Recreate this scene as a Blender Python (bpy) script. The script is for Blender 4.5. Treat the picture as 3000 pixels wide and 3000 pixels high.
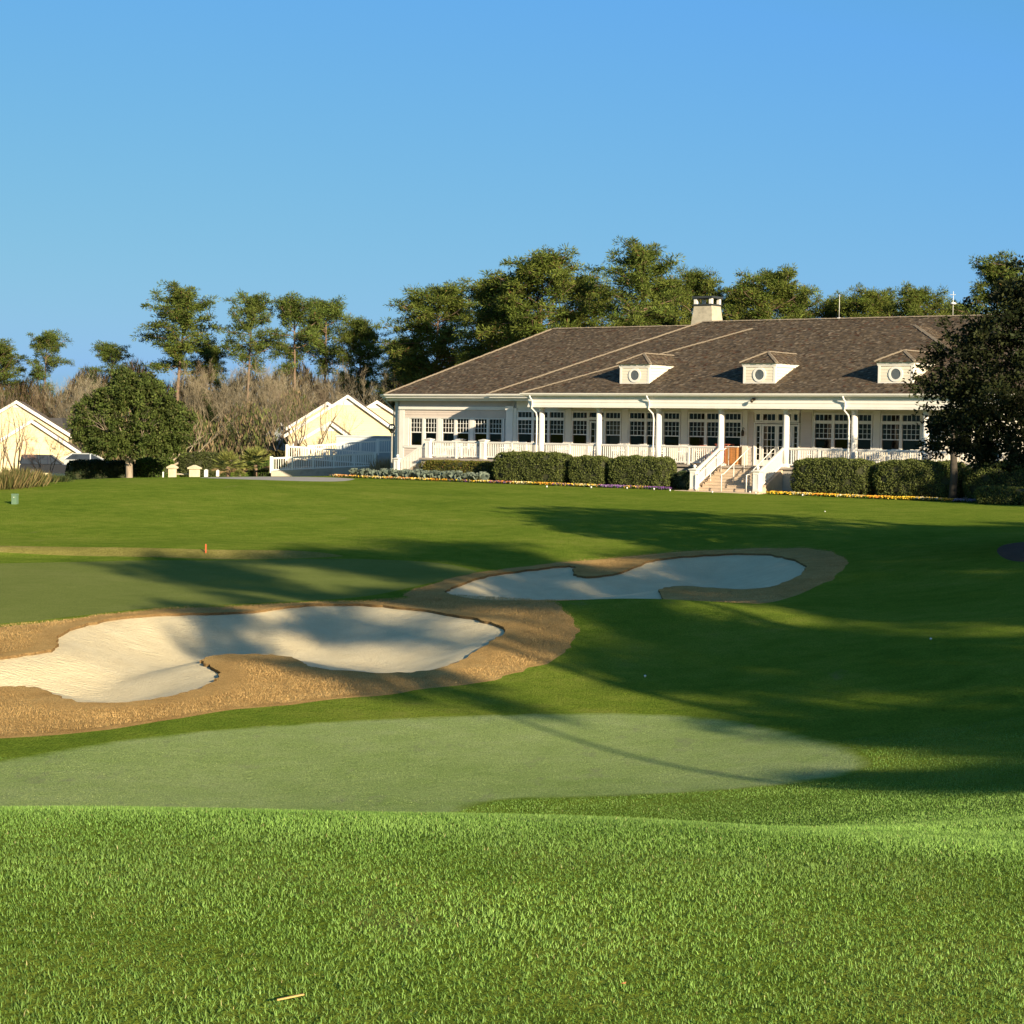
import bpy, bmesh, math, random
import numpy as np
from mathutils import Vector, Matrix
from mathutils.geometry import delaunay_2d_cdt

for o in list(bpy.data.objects):
    bpy.data.objects.remove(o)
scene = bpy.context.scene
COL = scene.collection
R = math.radians

# ------------------------------------------------------------------ camera
PITCH, ROLL, FPX = 0.0414, 0.0157, 5757.4          # radians, radians, focal length for a 3000 px frame
FLOOR = 1.5                                        # porch floor above datum
EYE = Vector((0, 0, FLOOR + 1.577))
FW = Vector((0, math.cos(PITCH), -math.sin(PITCH)))
_up = Vector((0, math.sin(PITCH), math.cos(PITCH)))
RT = math.cos(ROLL) * Vector((1, 0, 0)) + math.sin(ROLL) * _up
UP = -math.sin(ROLL) * Vector((1, 0, 0)) + math.cos(ROLL) * _up
cd = bpy.data.cameras.new('camera')
cd.sensor_width = 36
cd.lens = 36 * FPX / 3000
cd.clip_start, cd.clip_end = 0.1, 5000
cam = bpy.data.objects.new('camera', cd)
COL.objects.link(cam)
M3 = Matrix((RT, UP, -FW)).transposed()
cam.matrix_world = Matrix.Translation(EYE) @ M3.to_4x4()
scene.camera = cam

# ------------------------------------------------------------------ sky, sun, exposure
SUN_EL, SUN_AZ = R(16.2), R(28.6)                  # azimuth: to the right of straight behind the camera
sun_from = Vector((math.sin(SUN_AZ) * math.cos(SUN_EL), -math.cos(SUN_AZ) * math.cos(SUN_EL), math.sin(SUN_EL)))
world = bpy.data.worlds.new('World')
scene.world = world
world.use_nodes = True
wn = world.node_tree
bg = wn.nodes['Background']
sky = wn.nodes.new('ShaderNodeTexSky')
sky.sky_type = 'NISHITA'
sky.sun_disc = False
sky.sun_elevation = SUN_EL
sky.sun_rotation = math.atan2(sun_from.x, sun_from.y)
sky.altitude = 0
sky.air_density, sky.dust_density, sky.ozone_density = 0.7, 1.0, 4.5
SKY_CURVE = ((0.84, 0.85, 0.79), (1.25, 0.45, 1.83), (1.1, -0.25, 8.4))
sep = wn.nodes.new('ShaderNodeSeparateColor'); com = wn.nodes.new('ShaderNodeCombineColor')
wn.links.new(sky.outputs[0], sep.inputs[0])
for _i, (_lin, _pw, _k) in enumerate(SKY_CURVE):      # a film-like shoulder on the sky, the same in every direction
    _a = wn.nodes.new('ShaderNodeMath'); _a.operation = 'MULTIPLY'; _a.inputs[1].default_value = _lin
    _p = wn.nodes.new('ShaderNodeMath'); _p.operation = 'POWER'; _p.inputs[1].default_value = _pw
    _m = wn.nodes.new('ShaderNodeMath'); _m.operation = 'MULTIPLY'; _m.inputs[1].default_value = _k
    _n = wn.nodes.new('ShaderNodeMath'); _n.operation = 'MINIMUM'
    wn.links.new(sep.outputs[_i], _a.inputs[0]); wn.links.new(sep.outputs[_i], _p.inputs[0]); wn.links.new(_p.outputs[0], _m.inputs[0])
    wn.links.new(_a.outputs[0], _n.inputs[0]); wn.links.new(_m.outputs[0], _n.inputs[1]); wn.links.new(_n.outputs[0], com.inputs[_i])
wn.links.new(com.outputs[0], bg.inputs[0])
bg.inputs[1].default_value = 0.074
sd = bpy.data.lights.new('sun', 'SUN')
sd.energy = 5.0
sd.angle = R(0.53)
sd.color = (1.0, 0.83, 0.57)
sun = bpy.data.objects.new('sun', sd)
sun.rotation_euler = sun_from.to_track_quat('Z', 'Y').to_euler()
sun.location = sun_from * 60
COL.objects.link(sun)
vs = scene.view_settings
scene.display_settings.display_device = 'sRGB'
vs.view_transform = 'Standard'
vs.look = 'None'
vs.exposure = 1.02
vs.gamma = 1.0
vs.use_curve_mapping = False
scene.cycles.use_denoising = True
scene.cycles.max_bounces = 7
scene.cycles.transparent_max_bounces = 12
scene.cycles.caustics_reflective = scene.cycles.caustics_refractive = False

# ------------------------------------------------------------------ helpers: points
def ray(px, py):
    return FW + RT * ((px - 1500) / FPX) - UP * ((py - 1500) / FPX)
def at_y(px, py, Y):                               # the point at distance Y into the place
    d = ray(px, py)
    return EYE + d * (Y / d.y)
def height_at(py, px, Y):                          # elevation of the point seen there at distance Y
    return at_y(px, py, Y).z
TH = 0.6337                                        # the clubhouse is turned by this
HOUSE = Vector((1.508, 104.564, 0))
HU = Vector((math.cos(TH), -math.sin(TH), 0))
HV = Vector((math.sin(TH), math.cos(TH), 0))
def hp(u, v, z=0.0):                               # clubhouse coordinates to the world
    return HOUSE + HU * u + HV * v + Vector((0, 0, z))

# ------------------------------------------------------------------ helpers: objects
def props(o, label=None, category=None, group=None, kind=None):
    if label: o['label'] = label
    if category: o['category'] = category
    if group: o['group'] = group
    if kind: o['kind'] = kind
    return o
def link(name, data, mat=None, parent=None, loc=None, rz=None):
    o = bpy.data.objects.new(name, data)
    if mat is not None and data is not None and not data.materials:
        data.materials.append(mat)
    COL.objects.link(o)
    if parent is not None: o.parent = parent
    if loc is not None: o.location = loc
    if rz is not None: o.rotation_euler = (0, 0, rz)
    return o
def empty(name, loc=(0, 0, 0), rz=0.0):
    o = bpy.data.objects.new(name, None)
    o.empty_display_size = 0.2
    COL.objects.link(o)
    o.location = loc
    o.rotation_euler = (0, 0, rz)
    return o
def copy_tree(src, parent=None):
    c = src.copy()
    COL.objects.link(c)
    c.parent = parent
    for ch in src.children:
        copy_tree(ch, c)
    return c
def np_mesh(name, V, F, col=None, smooth=False):
    V = np.asarray(V, dtype=np.float32); F = np.asarray(F, dtype=np.int32)
    m = bpy.data.meshes.new(name)
    n, k = F.shape
    m.vertices.add(len(V)); m.vertices.foreach_set('co', V.ravel())
    m.loops.add(n * k); m.loops.foreach_set('vertex_index', F.ravel())
    m.polygons.add(n)
    m.polygons.foreach_set('loop_start', np.arange(0, n * k, k, dtype=np.int32))
    m.polygons.foreach_set('loop_total', np.full(n, k, dtype=np.int32))
    m.polygons.foreach_set('use_smooth', np.full(n, smooth, dtype=bool))
    m.update(calc_edges=True)
    if col is not None:
        a = m.color_attributes.new('Col', 'FLOAT_COLOR', 'POINT')
        c = np.ones((len(V), 4), dtype=np.float32); c[:, :3] = col
        a.data.foreach_set('color', c.ravel())
    return m

class MB:
    """collects boxes, prisms, tubes and lathes for ONE mesh"""
    def __init__(s): s.v = []; s.f = []; s.c = []; s.cur = (1, 1, 1); s.smooth = []
    def add(s, vs, fs, sm=False):
        b = len(s.v)
        s.v += [tuple(p) for p in vs]
        s.f += [tuple(i + b for i in f) for f in fs]
        s.smooth += [sm] * len(fs)
        s.c += [s.cur] * len(vs)
        return s
    def box(s, x0, y0, z0, x1, y1, z1):
        vs = [(x0, y0, z0), (x1, y0, z0), (x1, y1, z0), (x0, y1, z0), (x0, y0, z1), (x1, y0, z1), (x1, y1, z1), (x0, y1, z1)]
        return s.add(vs, [(0, 3, 2, 1), (4, 5, 6, 7), (0, 1, 5, 4), (1, 2, 6, 5), (2, 3, 7, 6), (3, 0, 4, 7)])
    def taper(s, cx, cy, z0, z1, a0, b0, a1, b1):     # box whose half sizes change with height
        vs = [(cx - a0, cy - b0, z0), (cx + a0, cy - b0, z0), (cx + a0, cy + b0, z0), (cx - a0, cy + b0, z0),
              (cx - a1, cy - b1, z1), (cx + a1, cy - b1, z1), (cx + a1, cy + b1, z1), (cx - a1, cy + b1, z1)]
        return s.add(vs, [(0, 3, 2, 1), (4, 5, 6, 7), (0, 1, 5, 4), (1, 2, 6, 5), (2, 3, 7, 6), (3, 0, 4, 7)])
    def prism(s, pts, d):                              # polygon pts (3d, ccw seen from -d) pushed along d
        n = len(pts); d = Vector(d)
        vs = [Vector(p) for p in pts] + [Vector(p) + d for p in pts]
        return s.add(vs, [tuple(range(n - 1, -1, -1)), tuple(range(n, 2 * n))] + [(i, (i + 1) % n, n + (i + 1) % n, n + i) for i in range(n)])
    def bar(s, p, q, w, h=None, up=(0, 0, 1)):         # rectangular bar between two points
        p, q = Vector(p), Vector(q); h = w if h is None else h
        d = (q - p).normalized(); up = Vector(up)
        if abs(d.dot(up)) > 0.98: up = Vector((0, 1, 0))
        a = d.cross(up).normalized() * (w / 2); b = a.cross(d).normalized() * (h / 2)
        vs = [p - a - b, p + a - b, p + a + b, p - a + b, q - a - b, q + a - b, q + a + b, q - a + b]
        return s.add(vs, [(0, 1, 2, 3), (7, 6, 5, 4), (0, 4, 5, 1), (1, 5, 6, 2), (2, 6, 7, 3), (3, 7, 4, 0)])
    def tube(s, pts, rad, n=6, cap=True, sm=True):
        pts = [Vector(p) for p in pts]
        if not isinstance(rad, (list, tuple)): rad = [rad] * len(pts)
        b = len(s.v); fs = []; vs = []
        ref = Vector((0.31, 0.95, 0.05))
        for i, p in enumerate(pts):
            d = (pts[min(i + 1, len(pts) - 1)] - pts[max(i - 1, 0)])
            d = d.normalized() if d.length > 1e-9 else Vector((0, 0, 1))
            r0 = ref if abs(d.dot(ref)) < 0.93 else Vector((1, 0, 0))
            a = d.cross(r0).normalized(); c = d.cross(a)
            for k in range(n):
                t = 2 * math.pi * k / n
                vs.append(p + (a * math.cos(t) + c * math.sin(t)) * rad[i])
        for i in range(len(pts) - 1):
            for k in range(n):
                fs.append((i * n + k, i * n + (k + 1) % n, (i + 1) * n + (k + 1) % n, (i + 1) * n + k))
        if cap:
            fs.append(tuple(range(n - 1, -1, -1))); fs.append(tuple((len(pts) - 1) * n + k for k in range(n)))
        return s.add(vs, fs, sm)
    def lathe(s, prof, cx=0, cy=0, n=16, sm=True):     # prof: (radius, z) from bottom to top
        vs = []; fs = []
        for r, z in prof:
            for k in range(n):
                t = 2 * math.pi * k / n
                vs.append((cx + r * math.cos(t), cy + r * math.sin(t), z))
        for i in range(len(prof) - 1):
            for k in range(n):
                fs.append((i * n + k, i * n + (k + 1) % n, (i + 1) * n + (k + 1) % n, (i + 1) * n + k))
        fs.append(tuple(range(n - 1, -1, -1))); fs.append(tuple((len(prof) - 1) * n + k for k in range(n)))
        return s.add(vs, fs, sm)
    def mesh(s, name, colors=False):
        m = bpy.data.meshes.new(name)
        m.from_pydata(s.v, [], s.f)
        m.polygons.foreach_set('use_smooth', s.smooth)
        if colors:
            a = m.color_attributes.new('Col', 'FLOAT_COLOR', 'POINT')
            a.data.foreach_set('color', np.array([(c[0], c[1], c[2], 1) for c in s.c], dtype=np.float32).ravel())
        m.update()
        return m
    def build(s, name, mat, parent=None, loc=None, rz=None, colors=False):
        return link(name, s.mesh(name, colors), mat, parent, loc, rz)

# ------------------------------------------------------------------ helpers: materials
def mat_new(name):
    m = bpy.data.materials.new(name); m.use_nodes = True
    return m, m.node_tree, m.node_tree.nodes['Principled BSDF']
def N(nt, kind, **kw):
    n = nt.nodes.new(kind)
    for k, v in kw.items(): setattr(n, k, v)
    return n
def noise(nt, scale, detail=4, rough=0.6, vec=None, out='Fac'):
    n = N(nt, 'ShaderNodeTexNoise'); n.inputs['Scale'].default_value = scale
    n.inputs['Detail'].default_value = detail; n.inputs['Roughness'].default_value = rough
    if vec is not None: nt.links.new(vec, n.inputs['Vector'])
    return n.outputs[out]
def ramp(nt, fac, stops):
    r = N(nt, 'ShaderNodeValToRGB'); el = r.color_ramp.elements
    while len(el) > 1: el.remove(el[-1])
    el[0].position, el[0].color = stops[0][0], (*stops[0][1], 1)
    for p, c in stops[1:]:
        e = el.new(p); e.color = (*c, 1)
    nt.links.new(fac, r.inputs[0])
    return r.outputs[0]
def mixc(nt, a, b, fac, mode='MIX'):
    m = N(nt, 'ShaderNodeMix', data_type='RGBA', blend_type=mode)
    for sock, val in ((m.inputs[0], fac), (m.inputs[6], a), (m.inputs[7], b)):
        if hasattr(val, 'links') or isinstance(val, bpy.types.NodeSocket): nt.links.new(val, sock)
        elif isinstance(val, (int, float)): sock.default_value = val
        else: sock.default_value = (*val, 1)
    return m.outputs[2]
def coords(nt, which='Object', scale=None):
    t = N(nt, 'ShaderNodeTexCoord').outputs[which]
    if scale is None: return t
    mp = N(nt, 'ShaderNodeMapping'); mp.inputs['Scale'].default_value = scale
    nt.links.new(t, mp.inputs[0])
    return mp.outputs[0]
def bump(nt, bs, h, strength=0.4, dist=0.02):
    b = N(nt, 'ShaderNodeBump'); b.inputs['Strength'].default_value = strength; b.inputs['Distance'].default_value = dist
    nt.links.new(h, b.inputs['Height']); nt.links.new(b.outputs[0], bs.inputs['Normal'])
def paint(name, color, rough=0.5, var=0.12, scale=3.0, spec=0.4, metal=0.0, streak=None):
    """painted / plain surface with slight wear"""
    m, nt, bs = mat_new(name)
    v = coords(nt, 'Object', streak)
    n = noise(nt, scale, 6, 0.65, v)
    d = tuple(c * (1 - var * 1.6) for c in color); l = tuple(min(1, c * (1 + var * 0.6)) for c in color)
    c = ramp(nt, n, [(0.3, d), (0.5, color), (0.75, l)])
    nt.links.new(c, bs.inputs['Base Color'])
    bs.inputs['Roughness'].default_value = rough; bs.inputs['Metallic'].default_value = metal
    bs.inputs['Specular IOR Level'].default_value = spec
    n2 = noise(nt, scale * 14, 3, 0.6, v)
    bump(nt, bs, n2, 0.12, 0.006)
    return m
def vcol(name, rough=0.6, spec=0.3, trans=0.0, nscale=0, nvar=0.3, tint=(1, 1, 1)):
    """colour carried by the pieces themselves (leaf, shingle, blade)"""
    m, nt, bs = mat_new(name)
    a = N(nt, 'ShaderNodeVertexColor', layer_name='Col').outputs[0]
    if tint != (1, 1, 1): a = mixc(nt, a, tint, 1.0, 'MULTIPLY')
    if nscale:
        n = noise(nt, nscale, 4, 0.6, coords(nt))
        g = ramp(nt, n, [(0.3, (1 - nvar,) * 3), (0.7, (1 + nvar,) * 3)])
        a = mixc(nt, a, g, 1.0, 'MULTIPLY')
    nt.links.new(a, bs.inputs['Base Color'])
    bs.inputs['Roughness'].default_value = rough; bs.inputs['Specular IOR Level'].default_value = spec
    if trans:
        t = N(nt, 'ShaderNodeBsdfTranslucent'); nt.links.new(a, t.inputs[0])
        mx = N(nt, 'ShaderNodeMixShader'); mx.inputs[0].default_value = trans
        nt.links.new(bs.outputs[0], mx.inputs[1]); nt.links.new(t.outputs[0], mx.inputs[2])
        nt.links.new(mx.outputs[0], nt.nodes['Material Output'].inputs[0])
    return m

WHITE = paint('white_paint', (0.76, 0.735, 0.69), 0.45, 0.05, 1.5)
SIDING = paint('pale_siding', (0.62, 0.53, 0.47), 0.55, 0.07, 1.2)
CREAMSIDING = paint('cream_siding', (0.72, 0.66, 0.55), 0.55, 0.06, 1.2)
# ------------------------------------------------------------------ terrain: a smooth height field
CP = []
def row(Y, pts, by_x=False):
    for a, z in pts:
        CP.append(((a if by_x else (a - 1500) / FPX * Y), Y, z))
row(-25, [(-30, 1.6), (0, 1.5), (30, 1.4)], True)
row(0, [(-14, 1.5), (-6, 1.55), (-2, 1.52), (2, 1.52), (6, 1.5), (14, 1.4)], True)
row(5, [(-9, 1.42), (-3, 1.46), (0, 1.47), (3, 1.45), (9, 1.4)], True)
row(7, [(-3, 1.40), (0, 1.41), (3, 1.37)], True)
row(9, [(-7, 1.22), (-2.3, 1.265), (0, 1.27), (2.3, 1.19), (7, 1.25)], True)
row(11, [(-2.8, .88), (0, .88), (2.9, .86)], True)
row(13, [(-9, .3), (-3.4, .3), (0, .34), (3.4, .52), (9, .8)], True)
row(18, [(-14, -.9), (-4.7, -.9), (0, -.82), (4.7, -.28), (12, .3)], True)
row(24, [(-16, -1.5), (-6.2, -1.5), (0, -1.42), (4.2, -1.12), (6.3, -.8), (14, .1), (30, .6)], True)
row(30, [(-16, -1.5), (-7.8, -1.48), (-3, -1.45), (0, -1.4), (3, -1.3), (5.2, -1.05), (7.8, -.55), (16, .15)], True)
row(36, [(-18, -1.3), (-9.4, -1.3), (-5, -1.3), (-1, -1.2), (1.25, -1.1), (3.1, -1.08), (5.6, -.85), (9.4, -.35), (20, .2)], True)
row(39.5, [(.8, -.86), (3.3, -.78), (5.6, -.75)], True)
row(42, [(-18, -1.05), (-10.9, -1.03), (-5, -1.03), (-1, -.86), (.7, -.64), (2.2, -.52), (3.6, -.5), (5.4, -.56), (7.2, -.62), (10.9, -.2)], True)
row(44.2, [(.4, -.82), (2.2, -.76), (4.2, -.76), (6.2, -.74)], True)
row(46.5, [(-1.4, -.92), (.4, -.98), (3.2, -.98), (5.6, -.85), (7.6, -.66), (12, 0)], True)
row(50, [(-22, -.92), (-13, -.92), (-6.5, -.92), (-2.6, -.9), (1.7, -.95), (5.2, -.85), (8.7, -.38), (13, .15), (24, .3)], True)
row(56, [(-24, -.8), (-14.6, -.79), (-7.3, -.79), (-2.9, -.78), (1.95, -.8), (6.8, -.62), (10.7, -.05), (14.6, .2)], True)
row(62, [(-26, -.6), (-16, -.62), (-8, -.62), (-2.5, -.58), (2.2, -.45), (7.5, -.18), (16, .2)], True)
row(70, [(-30, -.5), (-18, -.2), (-9, -.3), (0, -.22), (9, .08), (18, .18), (30, .3)], True)
row(80, [(-32, -.3), (-20.8, .30), (-14, .3), (-7, .12), (0, .05), (10, .15), (20, .22), (34, .3)], True)
row(88, [(-36, -.6), (-23, .30), (-17, .55), (-10, .42), (0, .16), (12, .22), (24, .25)], True)
row(96, [(-30, -.6), (-24, .1), (-18, .5), (-12, .42), (-3, .3), (6, .28), (16, .28), (34, .3)], True)
row(104, [(-28, -.8), (-20, .2), (-14, .4), (-8, .36), (4, .32), (24, .3)], True)
row(112, [(-34, -1.2), (-24, -.6), (-17, .12), (-9, .3), (2, .32), (30, .3)], True)
row(130, [(-42, -1.4), (-28, -1.2), (-17, -.35), (-6, .1), (10, .3), (46, .3)], True)
row(165, [(-70, -1.3), (-35, -1.25), (-10, -.7), (20, .2), (70, .3)], True)
row(220, [(-90, -1.2), (0, -.6), (90, 0)], True)
CPA = np.array(CP); CPX = CPA[:, :2]
def tps_k(d2): return np.where(d2 > 1e-9, d2 * np.log(np.maximum(d2, 1e-9)), 0.0)
_n = len(CPA)
_K = tps_k(((CPX[:, None] - CPX[None]) ** 2).sum(-1)) + np.eye(_n) * 0.6
_P = np.c_[np.ones(_n), CPX]
_A = np.block([[_K, _P], [_P.T, np.zeros((3, 3))]])
_W = np.linalg.solve(_A, np.r_[CPA[:, 2], 0, 0, 0])
def zt(x, y):
    """bare height of the land"""
    x = np.atleast_1d(np.asarray(x, float)); y = np.atleast_1d(np.asarray(y, float))
    out = np.empty(len(x))
    cy = np.clip(y, -30, 225); cx = np.clip(x, -95, 95)
    for i in range(0, len(x), 20000):
        q = np.c_[cx[i:i + 20000], cy[i:i + 20000]]
        out[i:i + 20000] = tps_k(((q[:, None] - CPX[None]) ** 2).sum(-1)) @ _W[:_n] + _W[_n] + q @ _W[_n + 1:]
    sg = lambda t: 1 / (1 + np.exp(-np.clip(t, -40, 40)))
    # the small bank behind the putting green
    edge = 57.3 + 0.25 * np.sin(x * .5) 
    out += 0.20 * (sg((y - edge) / .12) - sg((y - edge - 3.5) / .9)) * sg((-x - 5.2) / .5)
    # slight rolls everywhere
    out += 0.018 * np.sin(x * 1.1 + y * .35) * np.sin(y * .55 - x * .2) * sg((y - 12) / 2) * sg((92 - y) / 4)
    out += 0.012 * np.sin(x * 1.7 + 1.3) * np.sin(y * 1.9 + x * .6) * sg((12 - y) / 1.5)
    return out
def zt1(x, y): return float(zt([x], [y])[0])
_TY = np.concatenate([np.arange(3, 30, .05), np.arange(30, 160, .12)])
def ground_pts(pix):
    """world points of the land seen at those places"""
    out = []
    for px, py in pix:
        d = ray(px, py); t = _TY / d.y
        x = EYE.x + d.x * t; z = EYE.z + d.z * t
        dz = z - zt(x, _TY)
        k = np.argmax(dz < 0) if (dz < 0).any() else len(_TY) - 1
        a = dz[k - 1] / (dz[k - 1] - dz[k]) if k else 0
        y = _TY[k - 1] + (_TY[k] - _TY[k - 1]) * a
        out.append((EYE.x + d.x * y / d.y, y))
    return out
def by_y(px, Y):
    return (EYE.x + (px - 1500) / FPX * Y, Y)
def smooth_poly(pts, it=2):
    for _ in range(it):                             # corner cutting
        q = []
        for i, p in enumerate(pts):
            n = pts[(i + 1) % len(pts)]
            q += [(p[0] * .75 + n[0] * .25, p[1] * .75 + n[1] * .25), (p[0] * .25 + n[0] * .75, p[1] * .25 + n[1] * .75)]
        pts = q
    return pts
def resample(pts, step, jit=0.0, rng=None):
    out = []
    for i, p in enumerate(pts):
        n = pts[(i + 1) % len(pts)]
        L = math.hypot(n[0] - p[0], n[1] - p[1]); k = max(1, int(L / step))
        for j in range(k):
            t = j / k
            x, y = p[0] + (n[0] - p[0]) * t, p[1] + (n[1] - p[1]) * t
            if jit: x += rng.uniform(-jit, jit); y += rng.uniform(-jit, jit)
            out.append((x, y))
    return out
def inside(poly, x, y):
    poly = np.asarray(poly); r = np.zeros(len(x), bool)
    j = len(poly) - 1
    for i in range(len(poly)):
        xi, yi = poly[i]; xj, yj = poly[j]
        c = ((yi > y) != (yj > y)) & (x < (xj - xi) * (y - yi) / (yj - yi + 1e-12) + xi)
        r ^= c; j = i
    return r
def dist_poly(poly, x, y):
    poly = np.asarray(poly); d = np.full(len(x), 1e9); p = np.c_[x, y]
    for i in range(len(poly)):
        a = poly[i]; b = poly[(i + 1) % len(poly)]
        ab = b - a; t = np.clip(((p - a) @ ab) / (ab @ ab + 1e-12), 0, 1)
        d = np.minimum(d, np.hypot(*(p - a - t[:, None] * ab).T))
    return d

def z1(l): return [(x / 1.288, 1400 + y / 1.288) for x, y in l]
def z2(l): return [(1500 + x / 1.288, 1400 + y / 1.288) for x, y in l]
rng = random.Random(5)
SAND_A = ground_pts(z1([(-330, 715), (-160, 708), (0, 690), (110, 675), (190, 662), (222, 645), (212, 615), (240, 590), (330, 562), (430, 540), (560, 527), (700, 522),
    (850, 520), (950, 515), (1060, 500), (1130, 490), (1250, 486), (1360, 486), (1500, 497), (1650, 515), (1780, 540), (1870, 562), (1922, 590),
    (1880, 612), (1830, 645), (1780, 680), (1720, 712), (1640, 738), (1540, 750), (1400, 750), (1280, 742), (1180, 730), (1140, 712), (1105, 690),
    (1040, 682), (940, 678), (850, 680), (780, 687), (752, 703), (790, 722), (830, 742), (822, 770), (790, 795), (740, 812), (660, 835), (580, 852),
    (480, 862), (360, 868), (260, 855), (200, 830), (150, 808), (100, 802), (40, 802), (-160, 812), (-330, 790)]))
COLLAR_A = ground_pts(z1([(-480, 610), (-160, 580), (0, 565), (120, 552), (240, 543), (350, 528), (480, 513), (580, 502), (660, 494), (800, 491), (930, 485), (1100, 479), (1250, 473),
    (1360, 471), (1440, 464), (1560, 456), (1700, 447), (1830, 443)]) + z2([(-30, 446), (80, 455), (160, 480), (210, 510), (245, 550), (245, 600), (225, 645), (150, 690), (60, 725), (0, 742)])
    + z1([(1850, 765), (1700, 790), (1500, 812), (1250, 838), (1000, 862), (700, 905), (450, 945), (200, 970), (0, 985), (-250, 1005), (-480, 1000)]))
SAND_B = ground_pts([(1293, 1744), (1330, 1725), (1380, 1706), (1440, 1690), (1500, 1682), (1560, 1674), (1620, 1667), (1665, 1663), (1690, 1667), (1676, 1676),
    (1680, 1688), (1700, 1695), (1733, 1697), (1795, 1689), (1842, 1676), (1880, 1656), (1935, 1642), (2005, 1636), (2090, 1630), (2183, 1627), (2245, 1628),
    (2307, 1639), (2354, 1655), (2363, 1672), (2346, 1693), (2292, 1717), (2245, 1730), (2183, 1735), (2121, 1732), (2043, 1726), (1981, 1724), (1937, 1731), (1925, 1742)]) \
    + [by_y(1958, 46.6), by_y(1990, 45.9), by_y(1930, 45.2), by_y(1849, 44.9), by_y(1694, 44.8), by_y(1578, 44.9), by_y(1480, 45.1), by_y(1380, 45.6)]
COLLAR_B = ground_pts([(1165, 1750), (1220, 1726), (1320, 1698), (1400, 1682), (1500, 1668), (1616, 1651), (1733, 1640), (1849, 1629), (1966, 1620), (2082, 1612), (2199, 1608), (2315, 1605),
    (2393, 1608), (2447, 1621), (2480, 1642), (2484, 1656), (2463, 1679), (2424, 1707), (2370, 1730), (2300, 1753), (2237, 1769)]) \
    + [by_y(2150, 44.6), by_y(2050, 44.4), by_y(1900, 44.2), by_y(1700, 44.0), by_y(1500, 44.2), by_y(1350, 44.7)]
GREEN = ground_pts(z1([(-480, 330), (-60, 324), (140, 319), (400, 315), (700, 311), (1000, 308), (1250, 306), (1450, 308), (1600, 315), (1720, 330), (1790, 350), (1800, 362), (1740, 378),
    (1620, 400), (1500, 428), (1380, 448), (1200, 462), (1000, 472), (800, 480), (650, 486), (480, 500), (300, 523), (150, 539), (0, 550), (-160, 563), (-480, 590)]))
APRON = ground_pts([(-300, 2270), (0, 2227), (233, 2184), (466, 2153), (700, 2132), (932, 2113), (1165, 2102), (1500, 2092), (1733, 2087), (1927, 2089), (2121, 2103), (2276, 2134), (2432, 2169), (2525, 2200), (2571, 2239),
    (2500, 2268), (2354, 2293), (2121, 2316), (1888, 2330), (1655, 2338), (1400, 2346)]) + [by_y(1150, 20.5), by_y(900, 18.6), by_y(600, 17.6), by_y(300, 17.2), by_y(-50, 17.2), by_y(-500, 18)]
MULCH = ground_pts([(2915, 1615), (2935, 1597), (2990, 1588), (3060, 1584), (3180, 1598), (3180, 1640), (3000, 1648), (2945, 1640)])
PATH = ground_pts([(560, 1399), (700, 1397), (800, 1396.2), (930, 1397.5), (1045, 1402), (1030, 1406.5), (1000, 1410.5), (900, 1410), (780, 1406), (640, 1402)])
def hpts(l): return [tuple(hp(u, v)[:2]) for u, v in l]
BED_L = hpts([(10.0, -2.2), (9.9, -3.05), (6, -3.35), (0, -3.55), (-6, -3.7), (-11.6, -3.4), (-13.6, -1.6), (-12.6, -.6), (-8, -1.1), (-2, -.6), (10, -.6)])
BED_R = hpts([(15.5, -.6), (15.4, -2.9), (18, -3.3), (22, -3.6), (26, -3.7), (30, -3.7), (34, -3.4), (34, -.6), (25, -.6)])
WOODS = [(-700, 168), (-60, 172), (-40, 176), (-14, 176), (2, 150), (30, 135), (70, 122), (700, 120), (700, 900), (-700, 900)]
BANK = [(-26, 56.95), (-15, 57.05), (-8, 56.95), (-5.6, 57.05), (-4.7, 57.4), (-5.6, 57.75), (-9, 57.95), (-15, 57.85), (-26, 57.95)]
REG = {}
for nm, poly, st, sm in (('sand_a', SAND_A, .15, 3), ('sand_b', SAND_B, .2, 3), ('collar_a', COLLAR_A, .22, 2), ('collar_b', COLLAR_B, .3, 2), ('green', GREEN, .5, 2),
                         ('apron', APRON, .4, 2), ('mulch', MULCH, .4, 2), ('bank', BANK, .5, 2), ('path', PATH, .8, 2), ('bed_l', BED_L, .6, 1), ('bed_r', BED_R, .6, 1), ('woods', WOODS, 25, 1)):
    p = smooth_poly(poly, sm)
    if nm.startswith(('sand', 'collar')):
        q = resample(p, .25); L_ = len(q); amp = .03 if nm[0] == 's' else .05
        p = [(x + amp * math.sin(i * .9 + 2 * math.sin(i * .31)), y + amp * 1.6 * math.sin(i * .73 + 1.7 * math.sin(i * .23) + 1)) for i, (x, y) in enumerate(q)]
    REG[nm] = resample(p, st, 0.012 if nm.startswith('sand') else (0.035 if nm.startswith('collar') else 0), rng)

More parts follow.
